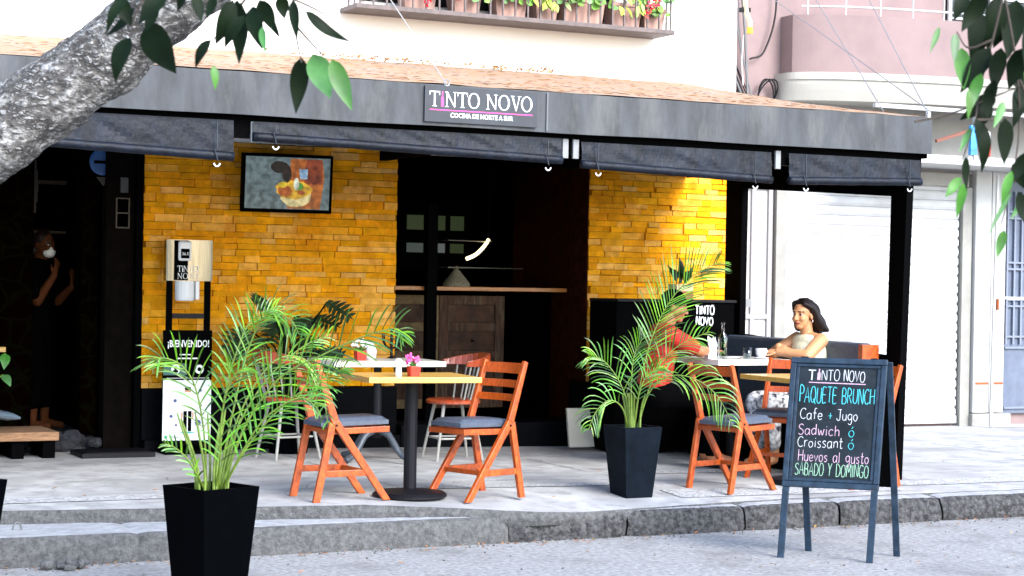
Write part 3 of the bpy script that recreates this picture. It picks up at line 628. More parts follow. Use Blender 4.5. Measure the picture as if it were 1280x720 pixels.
def blind(x0, x1, zl, zr, ztop=2.60):
    mb = MB(); n = max(8, int((x1-x0)/.035)); m = 7; rows = []
    for i in range(n+1):
        x = x0+(x1-x0)*i/n; zb = zl+(zr-zl)*i/n; r = []
        for k in range(m+1):
            t = k/m; z = ztop+(zb+.045-ztop)*t; y = FA+.05-.012*t+.012*math.sin(math.pi*t)*noise.noise(Vector((x*9+z*14, z*5, 1)))
            r.append((x, y, z))
        rows.append(r)
    for i in range(n):
        for k in range(m): mb.quadface([rows[i][k+1], rows[i+1][k+1], rows[i+1][k], rows[i][k]])
    bl = mb.build('rolled_blind', m_blind, aw, smooth=True)
    rl = MB(); rl.tube([(x0+(x1-x0)*i/n, FA+.045+.002*noise.noise(Vector((i*.5, 0, 0))), zl+(zr-zl)*i/n+.03+.003*noise.noise(Vector((i*.3, 4, 0)))) for i in range(n+1)], .03, 10); rl.build('roll', m_blind, bl, smooth=True)
    return bl
bl1 = blind(2.05, 3.46, 2.39, 2.345); bl2 = blind(3.585, 5.74, 2.475, 2.425, 2.60); bl3 = blind(5.89, 7.42, 2.405, 2.36, 2.585); bl4 = blind(7.57, 8.74, 2.36, 2.395, 2.585)
for bl, x, z in ((bl1,3.345,2.345),(bl2,3.72,2.465),(bl2,5.62,2.415),(bl3,6.0,2.395),(bl3,7.26,2.355),(bl4,7.69,2.355),(bl4,8.61,2.385)):
    mb = MB(); mb.box(x-.002, x+.002, FA+.006, FA+.014, z+.06, 2.58); mb.tube([(x+.02, FA+.008, z+.07), (x-.015, FA+.006, z+.07), (x+.005, FA+.005, z)], .004, 5); st = mb.build('strap', m_seam, bl)
    mb = MB(); mb.tube([(x+.02*math.cos(q), FA+.006, z-.012+.024*math.sin(q)) for q in [math.pi+.2+i*(math.pi-.4)/9 for i in range(10)]], .0045, 6); mb.build('hook', m_ink, bl)
wires = [((4.87,FA,2.905),(5.57,W,4.36)), ((8.78,FA+.02,2.93),(10.6,15.68,6.2)), ((8.78,FA+.55,2.98),(10.2,15.68,5.6)), ((8.78,FA+.02,2.96),(9.2,W+.1,4.6))]
m_wire = mat('dull wire', (.16,.16,.17), .6)
for a, c in wires: MB().tube([a, c], .004, 6).build('stay_wire', m_steel if c is wires[0][1] else m_wire, aw)
for a, c in wires[:2]: MB().tube([Vector(a)+Vector((.02*math.cos(q), 0, .01+.02*math.sin(q))) for q in [i*math.pi/5 for i in range(11)]], .004, 5).build('eye_bolt', m_steel, aw)
lit = MB(); rnd = random.Random(3)
m_dry = mat('dry leaf', (.32,.14,.03), .8, .4, 6, isl=.5)
for k in range(900):
    x, y = rnd.uniform(1, 8.7), FA+.03+3.3*rnd.random()**1.2; z = rz(x, y)+.006; q = rnd.uniform(-.5, .5)+(math.pi if rnd.random() < .5 else 0); l = rnd.uniform(.03, .1)
    leaf_blade(lit, (x, y, z), (x+l*math.cos(q), y+l*math.sin(q), rz(x+l*math.cos(q), min(W, y+l*math.sin(q)))+.01), rnd.uniform(.006, .016), (0,0,1), .4, 3)
for k in range(260):
    x = rnd.choice((rnd.uniform(4.7,6.3), rnd.uniform(5.3,6.9), rnd.uniform(6.8,7.4))); y = W-rnd.uniform(.03, .16); p = Vector((x, y, rz(x, y)+rnd.uniform(.005, .035)))
    leaf_blade(lit, p, p+Vector((rnd.uniform(-.05,.05), rnd.uniform(-.05,.02), rnd.uniform(-.01,.03))), .02, (rnd.uniform(-1,1), -1, 1), .4, 3)
tag(lit.build('dry_leaves', m_dry), kind='stuff', label='dry brown leaves and needles littering the awning roof', cat='leaf litter')

sg = thing('awning_sign', 'dark café name banner with white serif lettering on the awning fascia', 'sign', (5.115, FA-.012, 2.775))
MB().box(-.405, .405, -.006, .006, -.118, .112).build('banner', m_sign, sg)
F = frame((0,-.0065,0), (1,0,0), (0,0,1))
serif_word(sg, 'lettering', m_ink, m_mag, F @ Matrix.Translation((0,-.018,0)), .098, .745)
MB().quadface([F @ Vector(p) for p in ((-.37,-.043,.0008),(.37,-.043,.0008),(.37,-.0365,.0008),(-.37,-.0365,.0008))]).build('underline', m_mag, sg)
textobj('COCINA DE NORTE A SUR', 'lettering', m_ink, sg, F @ Matrix.Translation((0,-.084,.0006)), .042, .0008, .45)

# ------------------------------------------------------------------ neighbour building on the right
nb = thing('neighbour_building', 'pink rendered building with white roller shutters and a bowed balcony', 'building')
Y2 = 15.7
b = MB(); b.box(9.302, 22, Y2+.05, Y2+.5, 0, 9); b.build('wall', m_pink, nb)
def arc(x): return Y2-.02-.75*math.sqrt(max(0, 1-(1-max(0, min(1, (x-10.6)/3.2)))**2))
def bowed(name, m, z0, z1, off, x0=10.66, prof=None):
    mb = MB(); n = 60; prof = prof or [(0, z0), (0, z1)]; rows = []
    for i in range(n+1):
        x = x0+(20-x0)*(i/n)**1.8; rows.append([(x, arc(x)-off-d, z) for d, z in prof]+[(x, Y2+.049, prof[-1][1])])
    for i in range(n):
        for k in range(len(prof)): mb.quadface([rows[i][k], rows[i+1][k], rows[i+1][k+1], rows[i][k+1]])
    mb.quadface([(x0, Y2+.049, prof[0][1])]+rows[0][:-1]+[rows[0][-1]])
    r0_ = [r[0] for r in rows]; 
    for i in range(n): mb.quadface([r0_[i+1], r0_[i], (r0_[i][0], Y2+.049, prof[0][1]), (r0_[i+1][0], Y2+.049, prof[0][1])])
    return mb.build(name, m, nb)
bowed('balcony', m_pink, 3.78, 4.36, 0)
bowed('cornice', m_cream, 0, 0, .0, 10.6, [(0,3.5),(.02,3.54),(.05,3.6),(.075,3.66),(.075,3.70),(.1,3.705),(.1,3.775)])
rl = MB()
for z in (4.45, 4.72): rl.tube([(10.75+i*.2, arc(10.75+i*.2)+.06, z) for i in range(46)], .011, 6)
for i in range(24): x = 10.8+i*.35; rl.tube([(x, arc(x)+.06, 4.361), (x, arc(x)+.06, 4.73)], .009, 6)
rl.build('railing', m_whitesteel, nb)
b = MB(); b.box(12.75, 14.6, Y2+.02, Y2+.047, 4.3, 6.2); wv = b.build('window', m_glassdark, nb)
b = MB()
for x in (12.75, 13.3, 13.9, 14.5): b.box(x, x+.04, Y2-.01, Y2+.018, 4.3, 6.2)
for z in (4.5, 4.75, 5.4): b.box(12.8, 14.6, Y2-.008, Y2+.016, z, z+.025)
b.build('frame', m_whitesteel, wv)
# band between shutter and cornice
b = MB(); b.box(9.4, 16.5, Y2-.03, Y2+.048, 2.86, 3.5); b.build('sign_band', mat('pale grey board', (.30,.29,.275), .7, .1, 3), nb)
b = MB(); b.box(9.35, 12.99, Y2-.1, Y2+.048, 2.72, 2.858); b.build('shutter_box', m_jambst, nb, bevel=.006)
def shutter(x0, x1, z0, z1):
    mb = MB(); z = z0; 
    while z < z1-.02:
        h = .1; mb.cur = 0
        mb.quadface([(x0,Y2,z+.006),(x1,Y2,z+.006),(x1,Y2-.018,z+.035),(x0,Y2-.018,z+.035)]); mb.quadface([(x0,Y2-.018,z+.035),(x1,Y2-.018,z+.035),(x1,Y2-.016,z+.08),(x0,Y2-.016,z+.08)]); mb.quadface([(x0,Y2-.016,z+.08),(x1,Y2-.016,z+.08),(x1,Y2,z+h),(x0,Y2,z+h)])
        mb.cur = 1; mb.quadface([(x0,Y2+.003,z-.004),(x1,Y2+.003,z-.004),(x1,Y2,z+.006),(x0,Y2,z+.006)]); z += h
    mb.cur = 0; mb.box(x0, x1, Y2-.03, Y2-.0185, z0-.06, z0+.02)
    return mb.build('roller_shutter', [m_shut, m_shutline], nb)
shutter(10.72, 12.93, .27, 2.72); 
for xj in (12.95, 10.58): b = MB(); b.box(xj, xj+.12, Y2-.06, Y2+.048, .15, 2.715); b.build('door_jamb', m_jambst, nb)
d = MB(); d.box(9.62, 10.56, Y2-.01, Y2+.047, .22, 2.715); dr = d.build('metal_door', m_whitesteel, nb)
f = MB()
for x in (9.66, 9.98, 10.3, 10.5): f.box(x, x+.05, Y2-.035, Y2-.012, .24, 2.7)
for z in (.3, 1.3, 2.6): f.box(9.66, 10.55, Y2-.034, Y2-.0125, z, z+.05)
f.build('frame', m_shutline if False else mat('greyed white steel', (.27,.255,.26), .6), dr)
tag(MB().box(10.2, 10.28, Y2-.08, Y2-.036, 1.42, 1.5).build('lock', m_shutline, dr))
d = MB(); d.box(13.09, 13.30, Y2-.10, Y2+.04, .32, 2.9); d.box(13.31, 13.50, Y2-.10, Y2+.04, .32, 2.9); dr = d.build('metal_door', m_whitesteel, nb, bevel=.004)
h = MB(); h.box(13.12, 13.29, Y2-.106, Y2-.101, .62, .645); h.box(13.32, 13.49, Y2-.106, Y2-.101, .62, .645); h.build('hinge_strap', m_rust, dr)
h = MB(); h.box(13.38, 13.40, Y2-.13, Y2-.101, 1.42, 1.56); h.build('handle', m_rust, dr)
b = MB(); b.box(13.07, 13.6, Y2-.12, Y2+.04, .1, .31); b.build('door_step', m_jambst, nb, bevel=.01)
gt = thing('steel_gate', 'grey blue steel gate with barred panels at the right edge of the neighbour', 'gate', (13.58, Y2, 0))
b = MB(); b.box(0, 1.1, 0, .03, .3, 2.8); b.build('panel', m_bluesteel, gt)
b = MB()
for x in (.0, .1, .2, .3, .42, .55, .7, .85, 1.0): b.box(x, x+.022, -.03, -.001, 1.05, 2.7)
for z in (.35, 1.0, 1.12, 1.45, 1.52, 1.85, 1.92, 2.4, 2.47): b.box(0, 1.05, -.028, -.002, z, z+.02)
b.build('bars', mat('pale gate bar', (.15,.17,.22), .5), gt)
tg = thing('tube_frame', 'thin cream steel tube frame leaning open in front of the white door', 'frame', (13.0, 15.35, 0))
for a, c in (((.12,0,.2),(.16,0,2.85)),((.62,-.05,.2),(.62,-.05,2.85)),((.12,0,.2),(.62,-.05,.2)),((.14,0,1.55),(.62,-.05,1.55))): MB().beam(a, c, .025, .025).build('tube', m_whitesteel, tg)
# shelf bracket with odd things above the shutter
sf = thing('steel_shelf', 'white steel bracket shelf stacked with planks above the roller shutter', 'shelf')
for x in (11.95, 12.55): MB().beam((x, 15.0, 2.92), (x, 15.0, 3.42), .035, .035).build('post', m_whitesteel, sf)
b = MB(); b.box(11.3, 14.6, 15.0, 15.05, 3.43, 3.47); b.box(11.3, 14.6, 14.95, 15.65, 2.9, 2.915); b.build('bracket_frame', m_whitesteel, sf)
for k, (y, z) in enumerate(((14.97,2.917),(15.12,2.917),(15.0,2.955),(15.15,2.955))): MB().box(11.5+.1*k, 14.2-.07*k, y, y+.12, z, z+.035).build('plank', m_jambst if k % 2 else m_whitesteel, sf)
MB().beam((12.0, 14.93, 3.12), (12.6, 14.93, 3.3), .03, .03).build('brace', mat('brown brace', (.16,.05,.03), .7), sf)
tag(MB().box(12.42, 12.50, 14.9, 14.94, 3.0, 3.3).build('blue_board', mat('blue striped board', (.05,.3,.65), .5, .5, 6)), 'short blue board leaning on the steel shelf post', 'board')
cn = thing('canister', 'small red and white canister standing on the steel shelf', 'canister', (12.66, 14.95, 2.995))
MB().lathe([(.04,0),(.045,.01),(.045,.12),(.03,.14)]).build('body', mat('red canister', (.45,.05,.02), .5), cn, smooth=False); MB().lathe([(.038,.141),(.038,.24),(.02,.26)]).build('cap', m_ink, cn)
# pipe with yellow cap and hanging cables on the wall corner
pp = thing('wall_pipe', 'thin wall pipe ending in a yellow cap at the white building corner', 'pipe', (9.33, 14.36, 0))
MB().tube([(0,0,4.6),(0,0,4.2),(.01,-.01,4.12),(.04,-.02,4.05),(.04,-.02,3.99)], .022, 10).build('tube', mat('stained cream pipe', (.6,.5,.3), .6, .3, 20), pp); MB().lathe([(.028,0),(.028,.05),(.02,.06)], (.04,-.02,3.94), 12).build('cap', mat('yellow plastic', (.75,.42,.02), .5), pp); MB().tube([(.0,.02,3.93),(-.01,.03,3.7),(.01,.03,3.47)], .006, 5).build('cable', m_whitesteel, pp)
MB().box(-.03, .06, -.0, .06, 4.14, 4.18).build('valve', m_iron, pp)
m_cab = mat('grey cable', (.12,.12,.12), .6)
cb = thing('cable_bundle', 'tangle of grey cables hanging down the pink wall', 'cables'); rnd = random.Random(4)
for k in range(11):
    x0 = 10.1+rnd.uniform(-.18, .2); xs_ = rnd.uniform(-.12, .12)
    MB().tube(crom([(x0, Y2, 5.5), (x0+xs_*.3, Y2-.02, 4.7), (x0+xs_+.05*math.sin(k), Y2-.03, 4.1), (10.18+rnd.uniform(-.12,.22), Y2-.03, 3.3)], 6), rnd.choice((.006,.008,.014)), 6).build('cable', rnd.choice((m_iron, m_cab, m_cab)), cb)
MB().tube(crom([(10.45, Y2, 5.4), (10.55, Y2-.03, 4.5), (10.42, Y2-.03, 4.0), (10.25, Y2-.02, 3.9)], 8), .01, 6).build('cable', m_iron, cb)
for k in range(3): MB().tube([(10.44+.09*math.cos(q)*(1+.2*k), Y2-.04-.01*k, 3.55+.16*math.sin(q+.3*k)) for q in [i*math.pi/10 for i in range(21)]], .008, 6).build('coil', m_iron, cb)

# ------------------------------------------------------------------ clear side screen of the terrace (plane X = 8.8)
sc = thing('side_screen', 'black framed clear plastic side screen closing the right end of the terrace', 'screen', (8.82, 0, 0))
P0, P1, P2, P3 = (0,13.74,2.56), (0,13.52,2.47), (0,13.56,1.22), (0,13.76,1.2)
b = MB(); b.hexa([(-.03,13.54,.2),(.03,13.54,.2),(.03,13.78,.2),(-.03,13.78,.2),(-.03,13.52,2.62),(.03,13.52,2.62),(.03,13.78,2.62),(-.03,13.78,2.62)]); b.build('post', m_black, sc)
b = MB(); b.hexa([(-.03,11.34,.17),(.03,11.34,.17),(.03,11.5,.17),(-.03,11.5,.17),(-.03,11.26,2.55),(.03,11.26,2.55),(.03,11.455,2.55),(-.03,11.455,2.55)]); b.build('post', m_black, sc)
b = MB(); b.hexa([(-.025,11.46,2.335),(.025,11.46,2.335),(.025,13.515,2.47),(-.025,13.515,2.47),(-.025,11.46,2.62),(.025,11.46,2.62),(.025,13.515,2.62),(-.025,13.515,2.62)]); b.build('top_rail', m_black, sc)
b = MB(); b.hexa([(-.02,11.5,.2),(.02,11.5,.2),(.02,13.535,.2),(-.02,13.535,.2),(-.02,11.48,1.12),(.02,11.48,1.12),(.02,13.53,1.22),(-.02,13.53,1.22)]); b.build('skirt', m_black, sc)
mg = bpy.data.materials.new('clear vinyl'); mg.use_nodes = True; n = mg.node_tree.nodes; l = mg.node_tree.links
tr = n.new('ShaderNodeBsdfTransparent'); tr.inputs[0].default_value = (.93,.93,.94,1); gl = n.new('ShaderNodeBsdfGlossy'); gl.inputs['Roughness'].default_value = .12; mx = n.new('ShaderNodeMixShader'); mx.inputs[0].default_value = .05
l.new(tr.outputs[0], mx.inputs[1]); l.new(gl.outputs[0], mx.inputs[2]); l.new(mx.outputs[0], n['Material Output'].inputs[0])
b = MB(); b.quadface([(0,11.46,1.125),(0,13.52,1.222),(0,13.515,2.46),(0,11.465,2.335)]); b.build('clear_sheet', mg, sc)

# ------------------------------------------------------------------ television, sanitiser stand
tv = thing('television', 'wall mounted television showing a bowl of food on the yellow brick wall', 'television', (4.90, 14.2, 2.39), R(-6))
Mt = Matrix.Rotation(R(5), 4, 'X')
b = MB(); b.box(-.37, .37, -.02, .05, -.235, .235, Mt); b.build('casing', m_black, tv, bevel=.006)
b = MB(); b.box(-.06, .06, .05, .24, -.08, .08); b.build('bracket', m_black, tv)
def scr(pts, d, m, nm, par):
    return MB().quadface([Mt @ Vector((x, -.0215-d, z)) for x, z in pts]).build(nm, m, par)
E_ = lambda nme, c: emis(nme, c, .2, 22)
s_ = scr([(-.345,-.205),(.345,-.205),(.345,.21),(-.345,.21)], 0, E_('screen grey', (.13,.18,.19)), 'screen', tv)
scr([(.0,-.2),(.27,-.2),(.30,.05),(.28,.2),(.02,.2)], .0006, E_('screen orange brown', (.42,.12,.02)), 'picture', s_); scr([(.13,.0),(.28,.0),(.28,.2),(.15,.2)], .0009, E_('screen brown', (.25,.05,.015)), 'picture', s_)
def blob(cx, cz, rx, rz_, d, m, nm='picture'): 
    rnd = random.Random(int(cx*1000+cz*77)); scr([(cx+rx*math.cos(q)*rnd.uniform(.9,1.08), cz+rz_*math.sin(q)*rnd.uniform(.9,1.08)) for q in [i*math.pi/9 for i in range(18)]], d, m, nm, s_)
blob(.07,-.09,.125,.105,.0012, E_('screen bowl', (.75,.62,.3))); blob(.05,-.05,.15,.075,.0016, E_('screen food', (.75,.42,.03))); blob(-.02,-.06,.06,.045,.002, E_('screen red', (.5,.12,.02)))
blob(.1,-.02,.03,.03,.0023, E_('screen green', (.12,.35,.05))); blob(.07,.0,.022,.05,.0026, E_('screen white', (.7,.75,.6))); blob(-.07,.13,.07,.05,.0029, E_('screen dark', (.02,.014,.008))); blob(-.01,.08,.04,.07,.0030, E_('screen dark b', (.03,.02,.01))); scr([(.1,.04),(.16,.04),(.16,.12),(.09,.12)], .0032, E_('screen blue', (.35,.55,.85)), 'picture', s_)
blob(-.04,-.01,.035,.025,.0035, E_('screen yellow', (.85,.55,.03))); blob(.11,-.07,.03,.02,.0038, E_('screen red b', (.5,.12,.02)))

st = thing('sanitiser_stand', 'black sanitiser stand with steel thermometer panel and a welcome poster', 'stand', (4.09, 14.16, .25))
for x in (-.17, .135): b = MB(); b.box(x, x+.045, 0, .03, 0, 1.345); b.build('post', m_black, st)
b = MB(); b.box(-.2, .2, -.14, .14, 0, .025); b.build('base', m_black, st, bevel=.004)
b = MB(); b.box(-.122, .132, .005, .025, 1.05, 1.09); b.build('crossbar', m_iron, st)
b = MB(); fa = [(-.185+.37*i/24, -.02-.028*math.sin(math.pi*i/24)**.6) for i in range(25)]
for (xa, ya), (xb, yb) in zip(fa[:-1], fa[1:]): b.quadface([(xa,ya,1.345),(xb,yb,1.345),(xb,yb,1.665),(xa,ya,1.665)])
b.quadface([(x, y, 1.665) for x, y in fa]+[(.185,.05,1.665),(-.185,.05,1.665)]); b.quadface(([(x, y, 1.345) for x, y in fa]+[(.185,.05,1.345),(-.185,.05,1.345)])[::-1]); b.quadface([(-.185,.05,1.345),(-.185,-.02,1.345),(-.185,-.02,1.665),(-.185,.05,1.665)]); b.quadface([(.185,-.02,1.345),(.185,.05,1.345),(.185,.05,1.665),(.185,-.02,1.665)]); pn = b.build('steel_panel', m_stainless, st)
b = MB(); b.box(-.13, -.02, -.0495, -.0485, 1.35, 1.66); b.build('dark_strip', m_black, pn)
th = MB(); th.box(-.105, .0, -.085, -.05, 1.5, 1.655); th.build('thermometer', m_plastw, st, bevel=.02)
b = MB(); b.box(-.088, -.02, -.0875, -.0855, 1.52, 1.595); thd = b.build('display', m_black, st); textobj('36.5', 'digits', m_ink, thd, frame((-.054,-.0885,1.545), (1,0,0), (0,0,1)), .032)
b = MB(); b.lathe([(.068,1.19),(.075,1.2),(.078,1.344)], (-.03,-.0,0), 18); b.build('dispenser', m_plastw, st, smooth=False); b = MB(); b.box(.045, .075, -.05, .02, 1.2, 1.344); b.build('spout', m_plastw, st, bevel=.004)
def plain_serif(par, word, m, M, h, width):
    adv = {'T': .84, 'I': .36, 'i': .3, 'N': .98, 'O': .98, 'V': .86}; tot = sum(adv[c] for c in word)*h; M2 = M @ Matrix.Scale(width/tot, 4, (1,0,0)); a = MB(); x = -tot/2
    for c in word:
        if c == 'i': bottle_i(a, x, M2, h)
        else: serif(a, c, x, M2, h)
        x += adv[c]*h
    a.build('lettering', m, par)
plain_serif(st, 'TiNTO', m_ink, frame((-.02,-.0505,1.415), (1,0,0), (0,0,1)), .048, .17); plain_serif(st, 'NOVO', m_ink, frame((-.02,-.0505,1.36), (1,0,0), (0,0,1)), .045, .17)
b = MB(); b.box(-.2, .19, -.03, -.012, .06, .96); po = b.build('poster_board', m_black, st)
m_pgrey = mat('poster grey', (.74,.77,.8), .5); m_pgreen = mat('poster green', (.02,.1,.08), .5); m_pnavy = mat('poster navy', (.02,.04,.16), .5); m_skinp = mat('poster skin', (.45,.2,.1), .5); m_pteal = mat('poster teal', (.05,.35,.35), .5); m_pgr = mat('poster badge', (.02,.3,.12), .5)
PF = frame((0,-.0305,0), (1,0,0), (0,0,1))
def pq(x0, x1, z0, z1, d, m, nm='print'): return MB().quadface([PF @ Vector(p) for p in ((x0,z0,d),(x1,z0,d),(x1,z1,d),(x0,z1,d))]).build(nm, m, po)
def pdisc(x, z, r, d, m, nm='print', n=18, rx=None): return MB().quadface([PF @ Vector((x+(rx or r)*math.cos(i*6.2832/n), z+r*math.sin(i*6.2832/n), d)) for i in range(n)]).build(nm, m, po)
pq(-.198, .188, .1, .57, .0004, m_pgrey); pq(-.198, -.01, .61, .70, .0004, m_pgreen)
pq(-.17, .17, .585, .588, .0006, m_ink)
pdisc(-.1, .655, .036, .0008, m_pgrey); pdisc(-.1, .665, .014, .0012, m_black); pdisc(-.1, .64, .012, .0014, m_black, rx=.022); pdisc(.09, .655, .036, .0008, m_pgrey); pdisc(.09, .655, .016, .0012, m_black)
textobj('¡BIENVENIDO!', 'lettering', m_ink, po, PF @ Matrix.Translation((0,.83,.0008)), .075, .0015, .33)
pq(-.07, .02, .765, .774, .0008, m_ink); pq(-.085, .075, .735, .745, .0008, m_ink)
pq(-.035, .035, .33, .45, .0008, m_ink); pq(-.05, -.036, .32, .44, .0008, m_ink); pq(.036, .05, .32, .44, .0008, m_ink); pq(-.05, -.038, .27, .319, .0008, m_skinp); pq(.038, .05, .27, .319, .0008, m_skinp)
pq(-.033, -.004, .17, .329, .0008, m_black); pq(.004, .033, .17, .329, .0008, m_black); pdisc(0, .485, .026, .0008, m_skinp); pdisc(0, .505, .014, .0011, m_black, rx=.027); pq(-.018, .018, .458, .478, .0011, m_ink); pdisc(0, .16, .008, .0008, m_pteal, rx=.06)
for x, z, r_ in ((-.1,.41,.013),(.1,.49,.012),(-.13,.29,.012),(-.09,.22,.009),(.105,.37,.009),(.085,.235,.024)): 
    pdisc(x, z, r_, .0008, m_pnavy)
    for q in range(8): 
        a = q*math.pi/4; MB().quadface([PF @ Vector((x+rr*math.cos(a+s), z+rr*math.sin(a+s), .0008)) for rr, s in ((r_*1.02,-.1),(r_*1.5,-.07),(r_*1.5,.07),(r_*1.02,.1))]).build('print', m_pnavy, po)
pdisc(-.17, .128, .014, .0008, m_pgr); pq(-.145, -.09, .132, .136, .0008, m_black); pq(-.145, -.06, .121, .125, .0008, m_black)

mt = MB(); mt.box(3.22, 3.78, 13.9, 14.3, .25, .285); mt.box(3.25, 3.75, 13.93, 14.27, .2855, .29); tag(mt.build('floor_tray', m_iron, bevel=.004), 'flat black disinfecting tray on the pavement before the dark passage', 'tray')

# ------------------------------------------------------------------ tables
def base_parts(t, h, r=.24):
    b = MB(); b.lathe([(r,0),(r,.012),(r-.02,.028),(.07,.045),(.045,.05)], n=28); b.build('base', m_iron, t)
    b = MB(); b.lathe([(.042,.045),(.042,h-.01)], n=16); b.build('column', m_iron, t, smooth=False)
    b = MB(); b.box(-.2, .2, -.03, .03, h-.012, h-.001); b.build('top_support', m_iron, t)
t1 = thing('square_table', 'pale varnished square table on a black pedestal between two orange chairs at left', 'table', (4.65, 10.98, .25), R(-6))
b = MB(); b.box(-.37, .37, -.315, .315, .74, .775); b.build('tabletop', m_pine, t1, bevel=.003); base_parts(t1, .74)
t4 = thing('square_table', 'pale varnished square table half hidden behind the chalkboard', 'table', (7.86, 11.2, .21), 0)
b = MB(); b.box(-.36, .36, -.33, .33, .74, .775); b.build('tabletop', m_pine, t4, bevel=.003); base_parts(t4, .74, .26)
t2 = thing('iron_leg_table', 'white topped table with cast iron feet behind the front left table', 'table', (5.3, 13.18, .245), R(-2))
b = MB(); b.box(-.46, .43, -.33, .33, .735, .775); b.build('tabletop', m_whitetop, t2, bevel=.003)
b = MB(); b.lathe([(.035,.18),(.05,.22),(.035,.3),(.03,.73)], n=14); b.build('column', m_iron, t2)
m_castb = mat('grey cast iron', (.05,.06,.075), .45, .2, 20)
for q in range(4):
    a = q*math.pi/2+.5; d = Vector((math.cos(a), math.sin(a), 0)); b = MB()
    b.tube(crom([d*.03+Vector((0,0,.24)), d*.13+Vector((0,0,.2)), d*.24+Vector((0,0,.07)), d*.34+Vector((0,0,.025))], 5), [.03]*5+[.024]*5+[.02]*5+[.026], 8); b.build('foot', m_castb, t2, smooth=True)
t3 = thing('white_table', 'white topped table where the woman and the man in red sit', 'table', (8.03, 12.45, .215), 0)
b = MB(); b.box(-.33, .33, -.31, .31, .80, .845); b.build('tabletop', m_whitetop, t3, bevel=.003); base_parts(t3, .8, .25)

# ------------------------------------------------------------------ chairs
def make_chair(label):
    t = thing('cafe_chair', label, 'chair', (0,0,0), 0, 'orange wooden chairs on the terrace')
    for s in (1, -1):
        y = .187*s; b = MB()
        top, kink, foot = Vector((-.265,y,.885)), Vector((-.135,y,.50)), Vector((.225,y,0))
        d1, d2 = (kink-top).normalized(), (foot-kink).normalized(); nrm = lambda d: Vector((d.z, 0, -d.x))
        mid = (nrm(d1)+nrm(d2)).normalized(); w1, w2 = .021, .021; hy = Vector((0, .0145, 0))
        A = [top-nrm(d1)*w1*.8, top+nrm(d1)*w1*.8]; B = [kink-mid*w1*1.2, kink+mid*w1*1.2]
        bot = lambda sg: foot+nrm(d2)*w2*sg*1.25
        Cc = [Vector((foot.x-.026, y, 0)), Vector((foot.x+.026, y, 0))]
        if (nrm(d2).x > 0) != (Cc[1].x > Cc[0].x): Cc.reverse()
        for (a0, a1), (b0, b1) in ((A, B), (B, Cc)):
            b.hexa([b0-hy, b1-hy, b1+hy, b0+hy, a0-hy, a1-hy, a1+hy, a0+hy])
        b.build('leg', m_chair, t, bevel=.004)
        b = MB(); y2 = y-s*.0005; b.hexa([(-.275,y2-.014,0),(-.228,y2-.014,0),(-.228,y2+.014,0),(-.275,y2+.014,0),(-.172,y2-.014,.50),(-.132,y2-.014,.47),(-.132,y2+.014,.47),(-.172,y2+.014,.50)]); b.build('leg', m_chair, t, bevel=.004)
        b = MB(); b.box(-.215, .105, y-s*.002-.0115, y-s*.002+.0115, .155, .195); b.build('stretcher', m_chair, t, bevel=.003)
        b = MB(); b.tube([(-.128,y+s*.0155,.475),(-.128,y+s*.019,.475)], .008, 10); b.build('bolt', m_iron, t)
        b = MB(); ya = y-s*.027; b.hexa([(-.17,ya-.011,.415),(.25,ya-.011,.425),(.25,ya+.011,.425),(-.17,ya+.011,.415),(-.17,ya-.011,.452),(.25,ya-.011,.462),(.25,ya+.011,.462),(-.17,ya+.011,.452)]); b.build('seat_rail', m_chair, t, bevel=.003)
    b = MB(); b.box(.075, .1, -.17, .17, .16, .19); b.build('crossbar', m_chair, t, bevel=.003)
    for bx_ in ((.226, .248, -.148, .148, .426, .46), (-.165, -.145, -.148, .148, .418, .45)): b = MB(); b.box(*bx_); b.build('seat_frame', m_chair, t, bevel=.003)
    def px(z): return -.265+(.885-z)*(.13/.385)
    for z0, z1 in ((.805,.872),(.715,.762),(.628,.672)):
        n = 10; b = MB()
        for i in range(n):
            f = lambda k: (-.172+.344*k/n); c = lambda k: -.022*math.sin(math.pi*k/n)
            ya, yb = f(i), f(i+1); ca, cb_ = c(i), c(i+1)
            q = [(px(z0)+ca-.009, ya, z0), (px(z0)+cb_-.009, yb, z0), (px(z0)+cb_+.009, yb, z0), (px(z0)+ca+.009, ya, z0), (px(z1)+ca-.009, ya, z1), (px(z1)+cb_-.009, yb, z1), (px(z1)+cb_+.009, yb, z1), (px(z1)+ca+.009, ya, z1)]
            b.hexa([q[3], q[2], q[1], q[0], q[7], q[6], q[5], q[4]])
        b.build('back_slat', m_chair, t)
    # padded seat: rounded slab
    mb = MB(); n, m = 14, 12; topv = []
    for i in range(n+1):
        for k in range(m+1):
            u, v = i/n, k/m; x = -.205+.46*u; y = -.142+.284*v; e = min(1, min(u, 1-u)*9, min(v, 1-v)*7)
            if u < .1 or u > .16: y *= 1.0
            topv.append((x, y, .466+.012*u+.022+.026*math.sin(math.pi/2*e)))
    for i in range(n):
        for k in range(m): mb.quadface([topv[i*(m+1)+k], topv[(i+1)*(m+1)+k], topv[(i+1)*(m+1)+k+1], topv[i*(m+1)+k+1]])
    ring = [topv[i*(m+1)] for i in range(n+1)]+[topv[n*(m+1)+k] for k in range(1, m+1)]+[topv[i*(m+1)+m] for i in range(n-1, -1, -1)]+[topv[k] for k in range(m-1, 0, -1)]
    for i in range(len(ring)):
        p, q = ring[i], ring[(i+1) % len(ring)]; zb = lambda v: .463+.01*(v[0]+.205)/.46
        mb.quadface([(p[0],p[1],zb(p)),(q[0],q[1],zb(q)),q,p])
    o = mb.build('seat', m_chairseat, t, smooth=True)
    return t
c0 = make_chair('orange chair at left of the front left table, partly behind the palm fronds')
def put(o, x, y, a): o.location = (x, y, zs(x, y)); o.rotation_euler = (0, 0, R(a))
put(c0, 4.19, 11.0, 3)
